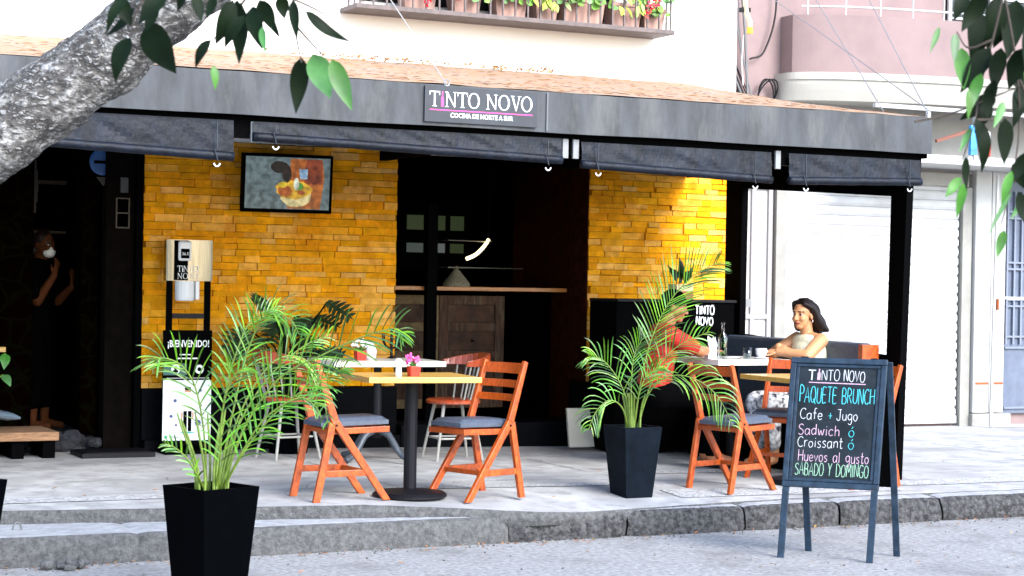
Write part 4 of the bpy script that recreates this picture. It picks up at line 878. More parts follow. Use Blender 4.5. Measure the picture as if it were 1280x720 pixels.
for x, y, a, lb in ((5.08,10.93,198,'orange chair facing left at the right side of the front left table'),(7.13,11.03,18,'orange chair just right of the short palm, left of the half hidden table'),(7.95,11.64,216,'orange chair seen from its slatted back in front of the seated woman'),(8.20,11.06,190,'orange chair peeking out at the right edge of the chalkboard')):
    put(dup(c0, (0,0,0), 0, lb), x, y, a)
m_spin = mat('worn off white metal', (.27,.26,.235), .45, .1, 20); m_redwood = mat('red brown wood', (.32,.045,.01), .35, .3, 12, stretch=(1,5,1), coat=.3)
def spindle(label):
    t = thing('spindle_chair', label, 'chair', (0,0,0), 0, 'spindle back chairs at the white table')
    b = MB(); b.lathe([(.2,.44),(.215,.445),(.215,.465),(.2,.475)], n=26); b.build('seat', m_redwood, t)
    for a in (40, 140, 220, 320):
        d = Vector((math.cos(R(a)), math.sin(R(a)), 0)); b = MB(); b.tube([d*.15+Vector((0,0,.44)), d*.25], [.014,.011], 8); b.build('leg', m_spin, t)
    b = MB(); P = [Vector((.19*math.cos(R(a)), .19*math.sin(R(a)), .17)) for a in (40,140,220,320,40)]; b.tube(P, .008, 6); b.build('stretcher', m_spin, t)
    for a in range(95, 266, 19):
        d = Vector((math.cos(R(a)), math.sin(R(a)), 0)); b = MB(); b.tube([d*.185+Vector((0,0,.475)), d*.235+Vector((-.03,0,.74))], .0075, 6); b.build('spindle', m_spin, t)
    rows = []
    b = MB()
    for i in range(17):
        a = R(85+190*i/16); d = Vector((math.cos(a), math.sin(a), 0)); hh = .04+.06*math.sin(math.pi*i/16)
        rows.append([d*.222+Vector((-.03,0,.735)), d*.256+Vector((-.03,0,.735)), d*.262+Vector((-.03,0,.735+hh)), d*.236+Vector((-.03,0,.735+hh))])
    for i in range(16): b.hexa([rows[i][0], rows[i][1], rows[i+1][1], rows[i+1][0], rows[i][3], rows[i][2], rows[i+1][2], rows[i+1][3]])
    b.build('top_rail', m_redwood, t, bevel=.003)
    return t
s0 = spindle('red brown seated spindle chair at the right of the white topped table'); put(s0, 5.98, 13.28, 178)
put(dup(s0, (0,0,0), 0, 'spindle chair whose pale legs show behind the left palm'), 4.72, 13.55, 10)

# ------------------------------------------------------------------ things on the tables
def small_flowers(label, loc, petal, n, s=1):
    t = thing('flower_pot', label, 'flower pot', loc, 0); b = MB(); b.hexa([(-.026*s,-.026*s,0),(.026*s,-.026*s,0),(.026*s,.026*s,0),(-.026*s,.026*s,0),(-.031*s,-.031*s,.055*s),(.031*s,-.031*s,.055*s),(.031*s,.031*s,.055*s),(-.031*s,.031*s,.055*s)]); b.build('pot', m_redpot, t, bevel=.003)
    rnd = random.Random(n); f = MB(); l = MB()
    for k in range(n):
        p = Vector((rnd.gauss(0,.022), rnd.gauss(0,.022), .075+rnd.uniform(0,.04)))*s
        for q in range(5): leaf_disc(f, p+Vector((rnd.gauss(0,.006), rnd.gauss(0,.006), rnd.gauss(0,.006))), (rnd.uniform(-1,1), -1, rnd.uniform(0,1)), .008*s, rnd)
        leaf_blade(l, (0,0,.05*s), p*.9, .012*s, (0,-1,.3))
    f.build('petals', petal, t); l.build('leaves', m_leafg, t)
small_flowers('small red pot of pink flowers on the pale front table', (4.60, 10.83, 1.025), m_pinkp, 12, 1.15)
small_flowers('small red pot of white flowers on the white topped table', (5.13, 13.12, 1.02), m_whitep, 14, 1.3)
m_clear = bpy.data.materials.new('clear glass'); m_clear.use_nodes = True; n = m_clear.node_tree.nodes; l = m_clear.node_tree.links
tr = n.new('ShaderNodeBsdfTransparent'); tr.inputs[0].default_value = (.86,.9,.9,1); gl = n.new('ShaderNodeBsdfGlossy'); gl.inputs['Roughness'].default_value = .05; mx = n.new('ShaderNodeMixShader'); lw = n.new('ShaderNodeLayerWeight'); lw.inputs[0].default_value = .35
l.new(lw.outputs['Facing'], mx.inputs[0]); l.new(tr.outputs[0], mx.inputs[1]); l.new(gl.outputs[0], mx.inputs[2]); l.new(mx.outputs[0], n['Material Output'].inputs[0])
t = thing('salt_shaker', 'white salt shaker beside the pink flowers on the front table', 'shaker', (4.50, 10.84, 1.025)); MB().lathe([(.02,0),(.022,.01),(.018,.06),(.022,.075)], n=14).build('jar', m_plastw, t, smooth=True); MB().lathe([(.023,.0755),(.023,.1),(.012,.11)], n=14).build('cap', m_ink, t, smooth=True)
t = thing('sugar_jar', 'round white jar beside the white flowers on the white topped table', 'jar', (5.22, 13.14, 1.02)); MB().lathe([(.03,0),(.045,.02),(.05,.07),(.035,.11)], n=16).build('jar', m_plastw, t, smooth=True); MB().lathe([(.036,.111),(.02,.13),(.008,.14)], n=16).build('lid', m_plastw, t, smooth=True)
ch = thing('iron_hook_stand', 'branched black iron stand on the white topped table before the brick', 'stand', (5.50, 13.4, 1.02))
MB().lathe([(.04,0),(.012,.015),(.011,.22),(.02,.225),(.02,.235)], n=12).build('stem', m_iron, ch)
for q in range(4): a = q*math.pi/2+.5; d = Vector((math.cos(a), math.sin(a), 0)); MB().tube(crom([d*.01+Vector((0,0,.08)), d*.05+Vector((0,0,.09)), d*.085+Vector((0,0,.13)), d*.09+Vector((0,0,.19))], 4), .006, 6).build('arm', m_iron, ch)
bo = thing('glass_bottle', 'clear bottle with green leaf decoration on the white table', 'bottle', (7.80, 12.24, 1.06)); MB().lathe([(.034,0),(.036,.01),(.036,.16),(.03,.185),(.013,.21),(.012,.27),(.015,.272),(.015,.285)], n=18).build('glass', m_clear, bo, smooth=True)
lf = MB(); rnd = random.Random(2)
for k in range(22): q = rnd.uniform(0,6.28); z = rnd.uniform(.02,.16); p = Vector((.03*math.cos(q), .03*math.sin(q), z)); leaf_blade(lf, p, p+Vector((rnd.uniform(-.012,.012), rnd.uniform(-.012,.012), .035)), .014, (math.cos(q), math.sin(q), 0))
lf.build('leaf_print', m_leafg, bo)
gl_ = thing('water_glass', 'clear tumbler half full of water left of the coffee cup', 'glass', (8.0, 12.2, 1.06)); MB().lathe([(.028,0),(.032,.005),(.037,.09)], n=16).build('tumbler', m_clear, gl_, smooth=True); MB().lathe([(.029,.006),(.033,.045)], n=16).build('water', mat('dim water', (.12,.14,.15), .1), gl_)
cp = thing('coffee_cup', 'white coffee cup on a saucer near the woman', 'cup', (8.13, 12.2, 1.06)); MB().lathe([(.03,0),(.075,.012),(.078,.015)], n=20).build('saucer', m_plastw, cp, smooth=True); MB().lathe([(.03,.016),(.042,.04),(.046,.085)], n=18).build('bowl', m_plastw, cp, smooth=True)
MB().tube([(.045+.022*math.sin(q), -.0, .05+.02*math.cos(q)) for q in [i*math.pi/8 for i in range(9)]], .005, 6).build('handle', m_plastw, cp)
np_ = MB(); rnd = random.Random(8)
for k in range(7): a = rnd.uniform(-.4,.4); leaf_blade(np_, (rnd.uniform(-.02,.02), rnd.uniform(-.02,.02), .07), (rnd.uniform(-.05,.05), rnd.uniform(-.03,.03), .15+rnd.uniform(0,.03)), .06, (a,-1,0), .2)
nh = thing('napkin_holder', 'clump of white napkins in a small holder by the bottle', 'napkins', (7.73, 12.3, 1.06)); np_.build('napkins', m_ink, nh); MB().box(-.04,.04,-.03,.03,0,.08).build('holder', m_plastw, nh, bevel=.003)
t = thing('dinner_plate', 'flat white plate between the bottle and the tumbler', 'plate', (7.93, 12.33, 1.06)); MB().lathe([(.06,0),(.1,.014),(.102,.018),(.06,.006)], n=24).build('dish', m_plastw, t, smooth=True)

# ------------------------------------------------------------------ bench, cabinet
bn = thing('upholstered_bench', 'grey upholstered bench with orange wood end panel behind the woman', 'bench', (8.68, 0, .2))
b = MB(); b.box(-.06, .05, 11.56, 13.5, .44, 1.01); b.build('backrest', m_chairseat, bn, bevel=.03)
b = MB(); b.box(-.42, -.065, 11.56, 13.5, .38, .47); b.build('seat', m_chairseat, bn, bevel=.025)
b = MB(); b.box(-.40, .05, 11.58, 13.5, .0, .375); b.build('plinth', m_black, bn)
b = MB(); b.box(-.1, .055, 11.50, 11.555, 0, 1.0); b.build('end_panel', m_chair, bn, bevel=.004)
cbn = thing('service_cabinet', 'black service cabinet with chalked café name behind the man in red', 'cabinet', (8.2, 13.75, .22))
b = MB(); b.box(-.6, .57, -.17, .3, 0, 1.26); b.build('carcass', m_black, cbn, bevel=.006); b = MB(); b.box(-.6, .58, -.19, .31, 1.261, 1.285); b.build('worktop', m_iron, cbn, bevel=.004)
chalk(cbn, 'TINTO', m_ink, frame((0,-.172,0), (1,0,0), (0,0,1)), .17, .36, 1.16, .075, .012); chalk(cbn, 'NOVO', m_ink, frame((0,-.172,0), (1,0,0), (0,0,1)), .18, .35, 1.07, .07, .012)
bx = thing('planter_box', 'small cream and orange planter box on the black cabinet', 'planter', (8.28, 13.68, 1.506)); b = MB(); b.box(-.085,.085,-.07,.07,0,.068); b.build('lower_box', m_chair, bx, bevel=.003); b = MB(); b.box(-.087,.087,-.072,.072,.069,.13); b.build('upper_box', mat('cream paint', (.75,.62,.3), .6), bx, bevel=.003)
lf = MB(); rnd = random.Random(6)
for k in range(12): q = rnd.uniform(0,6.28); r_ = rnd.uniform(.04,.13); p = Vector((.03*math.cos(q), .03*math.sin(q), .12)); leaf_blade(lf, p+Vector((0,0,rnd.uniform(0,.08))), p+Vector((r_*math.cos(q), r_*math.sin(q), rnd.uniform(.08,.24))), .05, (rnd.uniform(-.5,.5),-1,.4), .15, 6, .15)
lf.build('leaves', mat('dark green box leaf', (.008,.03,.003), .5, .4, 9), bx)
bag = MB(); bag.hexa([(7.36,13.92,.235),(7.78,13.92,.235),(7.78,13.95,.235),(7.36,13.95,.235),(7.38,14.02,.56),(7.76,14.02,.56),(7.76,14.05,.56),(7.38,14.05,.56)]); bd = thing('leaning_board', 'small white board with a dark round mark leaning on the plinth behind the short palm', 'board'); bag.build('board', mat('dull cream board', (.4,.38,.33), .7), bd, bevel=.003)
pd = MB(); o_ = Vector((7.56, 13.982, .43)); u_ = Vector((1,0,0)); v_ = Vector((-.0,.1,.325)).normalized()
pd.quadface([o_+u_*.07*math.cos(i*.3927)+v_*.045*math.sin(i*.3927)-Vector((0,.012,0)) for i in range(16)]); pd.build('mark', m_black, bd)

# ------------------------------------------------------------------ left edge: plank platform, moulded shell, tub plant
pl = thing('plank_platform', 'low weathered plank platform on dark blocks at the left edge', 'platform', (0,0,0))
b = MB(); b.box(1.9, 3.06, 13.96, 14.25, .385, .45); b.box(1.9, 3.055, 14.256, 14.55, .385, .45); b.build('planks', m_bench, pl, bevel=.006)
for x in (2.0, 2.72, 2.95): MB().box(x, x+.09, 14.0, 14.5, .25, .383).build('block', m_black, pl)
sh = MB(); rows = []
for i in range(15):
    t = i/14; x = -.55+.75*t; wv_ = .17*(1-t**2.2)+.006; zt = .2*(1-t)**.7+.03; zb = .02+.1*math.sin(math.pi*min(1, t*1.15))*(t > .35)
    rows.append([Vector((x, wv_*math.cos(q), zb*.5+(zt-zb*.5)*(.5+.5*math.sin(q))+.06*t)) for q in [k*2*math.pi/12 for k in range(12)]])
for i in range(14):
    for k in range(12): sh.quadface([rows[i][k], rows[i+1][k], rows[i+1][(k+1) % 12], rows[i][(k+1) % 12]])
o = sh.build('saddle', mat('glossy blue grey plastic', (.12,.16,.2), .25), smooth=True); o.location = (2.62, 14.2, .46); tag(o, 'blue grey moulded saddle shape pointing right on the plank platform', 'saddle')
tp = thing('leafy_shrub', 'broad leaved green plant poking in at the left edge above the saddle', 'plant', (2.36, 13.7, .25)); MB().lathe([(.13,0),(.16,.25)], n=16).build('pot', m_planter, tp)
lf = MB(); stm = MB(); rnd = random.Random(12)
for k in range(34):
    q = rnd.uniform(0, 6.28); r_ = rnd.uniform(.03,.24); z = rnd.uniform(.6,1.0); p = Vector((r_*math.cos(q), r_*math.sin(q), z)); stm.tube([(0,0,.25), p*.6+Vector((0,0,.2)), p], .006, 5); leaf_blade(lf, p, p+Vector((rnd.uniform(-.02,.12), rnd.uniform(-.1,.05), -rnd.uniform(.06,.13))), rnd.uniform(.05,.09), (0,-1,.5), .2, 6, .1)
lf.build('leaves', m_leafg, tp); stm.build('stems', m_palmstem, tp)
rod = MB(); rod.box(2.2, 2.78, 14.6, 14.64, 1.02, 1.06); tag(rod.build('wooden_bar', m_pine, bevel=.003), 'short pale wooden bar behind the leafy plant at the left edge', 'bar')
hp = MB(); hp.tube([(2.12+.025*math.cos(q), 10.72, .17+.045*math.sin(q)) for q in [i*math.pi/10 for i in range(11)]], .006, 6); tag(hp.build('iron_hoop', m_cab), 'small iron hoop set in the kerb at the left', 'hoop')
lump = MB(); rnd = random.Random(9)
for k in range(16): lump.ball((2.36+rnd.gauss(0,.07), 10.3+rnd.gauss(0,.03), .01+rnd.uniform(0,.03)), (rnd.uniform(.02,.05), rnd.uniform(.02,.04), rnd.uniform(.015,.035)), nu=7, nv=5)
tag(lump.build('concrete_lump', m_kerb), 'broken lump of pale concrete at the kerb foot at the left', 'rubble')

# ------------------------------------------------------------------ potted palms
def planter_mesh(a, bt, h, t, m=None):
    b = MB(); A, B = a/2, bt/2; i_ = .018
    def ring(s, z): return [(-s,-s,z),(s,-s,z),(s,s,z),(-s,s,z)]
    r = [ring(B, 0), ring(A, h), ring(A-i_, h), ring(A-i_-.004, h-.05)]
    for p, q in zip(r[:-1], r[1:]):
        for k in range(4): b.quadface([p[k], p[(k+1) % 4], q[(k+1) % 4], q[k]])
    b.quadface(r[0][::-1]); b.build('planter', m or m_planter, t, bevel=.006)
    b = MB(); s = A-i_-.004; n = 10; g = [[(-s+2*s*i/n, -s+2*s*k/n, h-.048+.012*noise.noise(Vector((i*.9, k*.9, a*9)))) for k in range(n+1)] for i in range(n+1)]
    for i in range(n):
        for k in range(n): b.quadface([g[i][k], g[i+1][k], g[i+1][k+1], g[i][k+1]])
    b.build('soil', m_soil, t)
def frond(t, pts, rz, leaf, n=30, t0=.3, droop=.35, wdt=.009, seed=0, both=(1,1), up=.25, asp=.75):
    """pts: (right, up, forward) offsets in metres from the planter rim centre"""
    rnd = random.Random(seed); Minv = Matrix.Rotation(-rz, 3, 'Z')
    P = crom([Minv @ (RX*a+FX*c+Vector((0,0,b_))) for a, b_, c in pts], 8); mb = MB(); N = len(P)
    mb.cur = 1; mb.tube(P, [.0052*(1-.8*i/(N-1))+.001 for i in range(N)], 6); mb.cur = 0
    view = Minv @ Vector((-FX.x, -FX.y, 0))
    n = int(n*.62)
    for k in range(n):
        u = t0+(1-t0)*(k+.5)/n; q = u*(N-1); i = min(int(q), N-2); p = P[i].lerp(P[i+1], q-i); T = (P[i+1]-P[i]).normalized()
        s = (u-t0)/(1-t0); L = leaf*(.55+.75*math.sin(math.pi*min(1, s*.8+.12)))*(1-.55*s**3)*rnd.uniform(.88, 1.1)
        side0 = T.cross(view).normalized(); nrm = side0.cross(T).normalized()
        for sg in (1, -1):
            if rnd.random() < .1: continue
            d = (T*asp+side0*sg*(.8-.3*s)+nrm*rnd.uniform(-.25,.45)+Vector((0,0,up))).normalized()
            ns = 6; A = p.copy(); dd = d.copy(); pts_ = [A.copy()]
            for j in range(ns):
                A = A+dd*L/ns; dd = (dd+Vector((0,0,-droop*(.25+j*.16)))*rnd.uniform(.7,1.25)).normalized(); pts_.append(A.copy())
            k0 = len(mb.v); w0 = wdt*rnd.uniform(.7, 1.35); L *= rnd.choice((1, 1, 1, .8))
            for j, A in enumerate(pts_):
                tt = (pts_[min(j+1, ns)]-pts_[max(j-1, 0)]).normalized(); sd = tt.cross(nrm+Vector((0,0,.6))).normalized(); ww = w0*(.35+.65*math.sin(math.pi*min(1,(j/ns)*.8+.12)))*(1 if j < ns else .05)/2
                nn = sd.cross(tt)*ww*.35
                mb.v += [tuple(A-sd*ww+nn), tuple(A), tuple(A+sd*ww+nn)]
            for j in range(ns):
                c = k0+j*3; mb.f += [(c,c+1,c+4,c+3),(c+1,c+2,c+5,c+4)]; mb.mi += [0,0]
    return mb.build('frond', [m_palm, m_palmstem], t, smooth=True)
def rimpts(px0, s, pts, z0): return [((x-px0[0])/s, (px0[1]-y)/s+z0, f) for x, y, f in pts]
p1 = thing('potted_palm', 'bushy areca palm in a square black planter standing on the street at left', 'potted palm', (2.73, 8.99, 0), R(20)); planter_mesh(.342, .25, .59, p1)
s1, o1 = 250, (272, 607)
F1 = [ # pixels of the photograph turned into metres beside the planter
 ([(280,605,0),(300,500,.0),(318,420,.02),(345,372,-.05),(378,378,-.12),(392,398,-.15)], .2, 34, .45, 1),
 ([(284,605,0),(318,520,-.05),(365,455,-.12),(425,422,-.2),(480,397,-.28),(520,386,-.32),(530,392,-.34)], .27, 30, .35, 2),
 ([(265,605,0),(262,530,-.05),(250,470,-.1),(230,440,-.15),(205,430,-.2),(196,434,-.22)], .24, 26, .4, 3),
 ([(282,605,0),(305,510,.05),(345,440,.1),(385,430,.14),(412,462,.15),(424,520,.15)], .2, 32, .4, 4),
 ([(262,606,0),(255,585,-.08),(240,560,-.14),(222,545,-.18),(208,540,-.2)], .1, 14, .35, 5),
 ([(275,605,0),(285,480,.1),(300,420,.12),(318,380,.15),(350,362,.2)], .2, 30, .4, 6),
 ([(286,605,0),(325,540,.0),(370,490,-.03),(420,455,-.06),(452,440,-.1)], .22, 30, .4, 8),
 ([(288,605,0),(315,555,-.1),(350,505,-.18),(395,478,-.22),(420,490,-.24)], .2, 26, .45, 9),
 ([(278,605,0),(288,560,-.1),(292,500,-.16),(310,450,-.22),(345,432,-.26)], .2, 26, .45, 10),
 ([(284,605,0),(300,530,.1),(335,465,.18),(380,420,.25),(420,400,.3)], .2, 26, .4, 12),
]
for pts, leaf, n, dr, sd in F1: frond(p1, [(a*(.93 if a > 0 else .78), .56+(b_-.56)*.95, c) for a, b_, c in rimpts(o1, s1, pts, .56)], R(20), leaf*.76, int(n*1.15), .2, dr*.6, .0078, sd)
for k in range(9):
    rnd = random.Random(k+50); x = rnd.uniform(-.07,.07); y = rnd.uniform(-.05,.05); MB().tube(crom([(x,y,.545),(x*1.3,y,.7),(x*2+rnd.uniform(-.05,.05),y*2,.88+rnd.uniform(0,.1))], 4), [.0075]*4+[.0065]*4+[.004], 6).build('cane', m_palmstem, p1)
p2 = thing('potted_palm', 'sparse areca palm with one tall frond in a narrow black planter on the kerb', 'potted palm', (6.24, 10.90, .175), R(2)); planter_mesh(.29, .2, .50, p2, mat('lit blue black planter', (.003,.0055,.0095), .55, .3, 12, .001, 60, spec=.06))  # same planter as the left palm's, its lit look put into the colour
s2, o2 = 188, (790, 535)
F2 = [
 ([(792,535,0),(800,470,0),(813,415,-.02),(834,370,-.05),(862,338,-.08),(892,320,-.1)], .33, 56, .2, 21),
 ([(796,535,0),(808,490,-.05),(830,466,-.08),(862,466,-.12),(893,487,-.14),(916,528,-.15)], .27, 34, .75, 22),
 ([(795,535,0),(808,490,.02),(826,448,.03),(850,425,.03),(886,408,.02)], .22, 28, .35, 23),
 ([(786,535,0),(782,500,-.03),(770,470,-.05),(750,446,-.08),(733,442,-.1)], .24, 26, .5, 24),
 ([(785,535,0),(775,505,-.1),(758,496,-.14),(742,510,-.17),(732,534,-.18)], .2, 22, .6, 25),
 ([(789,535,0),(788,480,.05),(792,440,.08),(806,412,.1)], .22, 26, .45, 27),
 ([(792,535,0),(795,495,-.08),(805,465,-.1),(822,452,-.12)], .2, 22, .5, 29)]
for pts, leaf, n, dr, sd in F2: frond(p2, rimpts(o2, s2, pts, .47), R(2), leaf*.82, n, .3, dr*.8, .0082, sd)
for k in range(11):
    rnd = random.Random(k+80); x = rnd.uniform(-.05,.05); y = rnd.uniform(-.05,.05); MB().tube(crom([(x,y,.46),(x*1.2,y,.6),(x*1.8,y*1.5,.72)], 4), [.008]*4+[.007]*4+[.004], 6).build('cane', m_palmstem, p2)
p3 = thing('black_planter', 'black square planter cut off by the left edge of the picture', 'planter', (1.60, 9.60, 0), R(35)); planter_mesh(.342, .22, .59, p3)
# split leaf plant in front of the brick
mo = thing('split_leaf_plant', 'dark split leaf plant in a pot before the left brick wall', 'potted plant', (4.86, 13.95, .25), 0); MB().lathe([(.15,0),(.2,.4),(.21,.42)], n=18).build('pot', m_planter, mo)
lf = MB(); sm_ = MB(); rnd = random.Random(31)
for k in range(26):
    q = rnd.uniform(0, 6.28); r_ = rnd.uniform(.05,.46); z = rnd.uniform(.7,1.2); c = Vector((r_*math.cos(q), r_*.6*math.sin(q), z)); sm_.tube(crom([(0,0,.4), c*.5+Vector((0,0,.35)), c], 4), .008, 5)
    a = rnd.uniform(-.8, .8)-math.pi/2; d = Vector((math.cos(q)*.7, -.4, -.5+rnd.uniform(-.3,.5))).normalized(); sv = d.cross(Vector((0,-1,.6))).normalized(); Lf = rnd.uniform(.16,.26)
    for sg in (1, -1):
        for j in range(6):
            b0 = c+d*Lf*j/6; leaf_blade(lf, b0, b0+sv*sg*Lf*.5*math.sin(math.pi*(j+1)/7.5)+d*Lf*.16, Lf*.15, (0,-1,.7), .1, 4)
    leaf_blade(lf, c-d*.01, c+d*Lf*1.1, Lf*.22, (0,-1,.7), .1, 5)
lf.build('leaves', mat('dark split leaf', (.016,.035,.010), .4, .4, 8, isl=.4), mo); sm_.build('stems', m_leafd, mo)

# ------------------------------------------------------------------ chalkboard
m_bframe = mat('worn blue black painted wood', (.010,.023,.042), .45, .35, 24, .0006, 90, dirt=(.026,.045,.072), spec=.3, ds=14); m_slate = mat('chalk dusted slate', (.012,.018,.024), .8, .35, 5, dirt=(.026,.034,.04), spec=.15, ds=4)
m_ch = {k: mat('chalk '+k, c, .9, .15, 60) for k, c in dict(white=(.46,.46,.48), turquoise=(.045,.36,.40), pink=(.46,.30,.39), green=(.24,.42,.29), magenta=(.62,.1,.32)).items()}
cbd = thing('chalkboard', 'folding chalkboard on the street offering a brunch menu in coloured chalk', 'chalkboard', (6.36, 9.34, 0))
u = Vector((.72, -.69, 0)).normalized(); BW = .578; bo_ = Vector((.33, .172, 0)); vdir = (bo_*.40+Vector((0,0,1.205))); vl = vdir.length; vdir /= vl; nb_ = u.cross(vdir); vb = (-bo_*.42+Vector((0,0,1.2))); vbl = vb.length; vb /= vbl
FM = frame((0,0,0), u, vdir); BM = frame(bo_, u, vb); y0, y1 = .43, vl
def bb(mb, M, x0, x1, a, c, d0, d1): return mb.box(x0, x1, a, c, d0, d1, M)
b = MB(); bb(b, FM, .055, BW-.055, y0+.055, y1-.055, -.012, -.002); b.build('slate', m_slate, cbd)
for x0, x1, a, c in ((0,BW,y1-.035,y1),(0,BW,y0,y0+.035),(0,.035,y0+.0355,y1-.0355),(BW-.035,BW,y0+.0355,y1-.0355)): b = MB(); bb(b, FM, x0, x1, a, c, -.022, .012); b.build('frame', m_bframe, cbd, bevel=.005)
for x0, x1, a, c in ((.036,BW-.036,y1-.056,y1-.036),(.036,BW-.036,y0+.036,y0+.056),(.036,.056,y0+.0565,y1-.0565),(BW-.056,BW-.036,y0+.0565,y1-.0565)): b = MB(); bb(b, FM, x0, x1, a, c, -.018, .005); b.build('inner_frame', m_bframe, cbd, bevel=.004)
for x in (.004, BW-.044): b = MB(); bb(b, FM, x, x+.04, 0, y0-.001, -.02, .006); b.build('leg', m_bframe, cbd, bevel=.003)
for x in (.0, BW-.04): b = MB(); bb(b, BM, x, x+.04, 0, vbl-.012, -.012, .01); b.build('leg', m_bframe, cbd, bevel=.003)
b = MB(); bb(b, BM, .041, BW-.041, .43, vbl-.02, -.006, .006); b.build('back_panel', m_black, cbd)
for x in (.06, BW-.1): b = MB(); bb(b, FM, x, x+.04, y1-.0, y1+.006, -.03, .01); b.build('hinge', m_iron, cbd)
Hp = y1-y0; X_ = lambda f: f*BW; Y_ = lambda v: y1-v*Hp; TM = FM @ Matrix.Translation((0,0,-.002))
def row(txt, c, f0, f1, top, bot, wd=.0052): chalk(cbd, txt, m_ch[c], TM, X_(f0), X_(f1), Y_(bot), Hp*(bot-top), wd*.8)
row('T', 'white', .19, .27, .09, .17, .009); row('NTO', 'white', .33, .52, .09, .172, .0055); row('NOVO', 'white', .56, .78, .09, .175, .006)
b = MB(); b.quadface([TM @ Vector(p) for p in ((X_(.285),Y_(.17),.0014),(X_(.318),Y_(.17),.0014),(X_(.318),Y_(.12),.0014),(X_(.308),Y_(.108),.0014),(X_(.308),Y_(.085),.0014),(X_(.295),Y_(.085),.0014),(X_(.295),Y_(.108),.0014),(X_(.285),Y_(.12),.0014))]); b.build('bottle_mark', m_ch['pink'], cbd)
b = MB(); b.quadface([TM @ Vector((X_(x), Y_(v), .0013)) for x, v in ((.2,.187),(.79,.19),(.79,.198),(.2,.194))]); b.build('underline', m_ch['pink'], cbd)
row('PAQUETE BRUNCH', 'turquoise', .115, .895, .228, .345, .0068)
row('Cafe', 'white', .135, .37, .392, .475); row('+', 'turquoise', .43, .475, .40, .47); row('Jugo', 'white', .515, .735, .392, .475)
row('Sadwich', 'pink', .13, .56, .513, .595); row('ó', 'turquoise', .65, .715, .52, .60)
row('Croissant', 'white', .13, .60, .608, .69); row('ó', 'turquoise', .655, .72, .615, .695)
row('Huevos al gusto', 'pink', .145, .88, .715, .80); row('SABADO Y DOMINGO', 'green', .125, .885, .812, .905)

# ------------------------------------------------------------------ people
m_skin = mat('skin', (.56,.26,.12), .5, .08, 30); m_lips = mat('lips', (.32,.055,.04), .45); m_eyew = mat('eye white', (.30,.27,.25), .5); m_eyed = mat('dark eye and brow', (.02,.012,.01), .4)
m_hair = mat('dark brown hair', (.009,.0035,.0028), .45, .5, 40, .004, 60, stretch=(3,3,.4), spec=.25); m_cream = mat('cream blouse', (.86,.80,.56), .75, .06, 14, .003, 25); m_redsh = mat('red shirt', (.36,.010,.004), .8, .12, 10, .004, 20)
m_blackc = mat('black clothes', (.0012,.0012,.0014), .95, .2, 10, spec=.02); m_skin3 = mat('deep skin', (.09,.028,.009), .7, spec=.1); m_skin2 = mat('tanned skin', (.36,.13,.055), .5, .08, 30)
m_pat = mat('black and white patterned skirt', (.75,.75,.75), .8, 0, 22, col2=(.012,.012,.03), detail=1)
M3 = lambda f, s, u_: Matrix((f, s, u_)).transposed()
def hframe(f, tilt=0):
    f = Vector(f).normalized(); s = Vector((0,0,1)).cross(f).normalized(); u_ = f.cross(s)
    if tilt: Rm = Matrix.Rotation(tilt, 3, s); f = Rm @ f; u_ = Rm @ u_
    return f, s, u_
def head(mb, c, f, s, u_):
    M = M3(f, s, u_); P = lambda a, b_, d: c+f*a+s*b_+u_*d
    mb.ball(P(-.012,0,.03), (.096,.074,.088), M); mb.ball(P(.028,0,-.035), (.062,.06,.078), M); mb.ball(P(.056,0,-.09), (.03,.032,.024), M)
    mb.ball(P(.098,0,-.022), (.016,.011,.02), M); mb.ball(P(.105,0,-.032), (.015,.014,.011), M); mb.ball(P(.088,0,.0), (.013,.009,.03), M)
    mb.ball(P(.076,0,.028), (.016,.046,.013), M); mb.ball(P(.084,0,-.06), (.013,.022,.006), M); mb.ball(P(.082,0,-.071), (.013,.019,.007), M)
    for k in (1, -1):
        mb.ball(P(-.008,.074*k,-.012), (.019,.008,.03), M); mb.ball(P(.062,.036*k,-.03), (.026,.024,.026), M); mb.ball(P(.074,.031*k,.002), (.012,.015,.011), M); mb.ball(P(.101,.011*k,-.035), (.01,.008,.008), M)
def paintface(o, c, f, s, u_, mask=False):
    for p in o.data.polygons:
        d = p.center-c; a, b_, h_ = d.dot(f), d.dot(s), d.dot(u_)
        if a < .05 or abs(b_) > .08 or abs(h_) > .13: continue
        ab = abs(b_)-.031
        if (ab/.014)**2+((h_-.002)/.0065)**2 < 1: p.material_index = 3 if abs(ab) < .0085 else 2
        elif (ab/.015)**2+((h_-.0085)/.003)**2 < 1: p.material_index = 3
        elif abs(ab) < .02 and abs(h_-.025+.15*ab*abs(1)) < .0045: p.material_index = 3
        elif (b_/.023)**2+((h_+.0655)/.0095)**2 < 1 and a > .075: p.material_index = 3 if abs(h_+.0655) < .0016 else 1
def limb(mb, pts, rs):
    pts = [Vector(p) for p in pts]
    for a, c, r1, r2 in zip(pts[:-1], pts[1:], rs[:-1], rs[1:]):
        mb.tube([a.lerp(c, t) for t in (0, .25, .5, .75, 1)], [r1+(r2-r1)*t for t in (0, .25, .5, .75, 1)], 14)
    for p, r_ in zip(pts, rs): mb.ball(p, r_*.995, nu=14, nv=8)
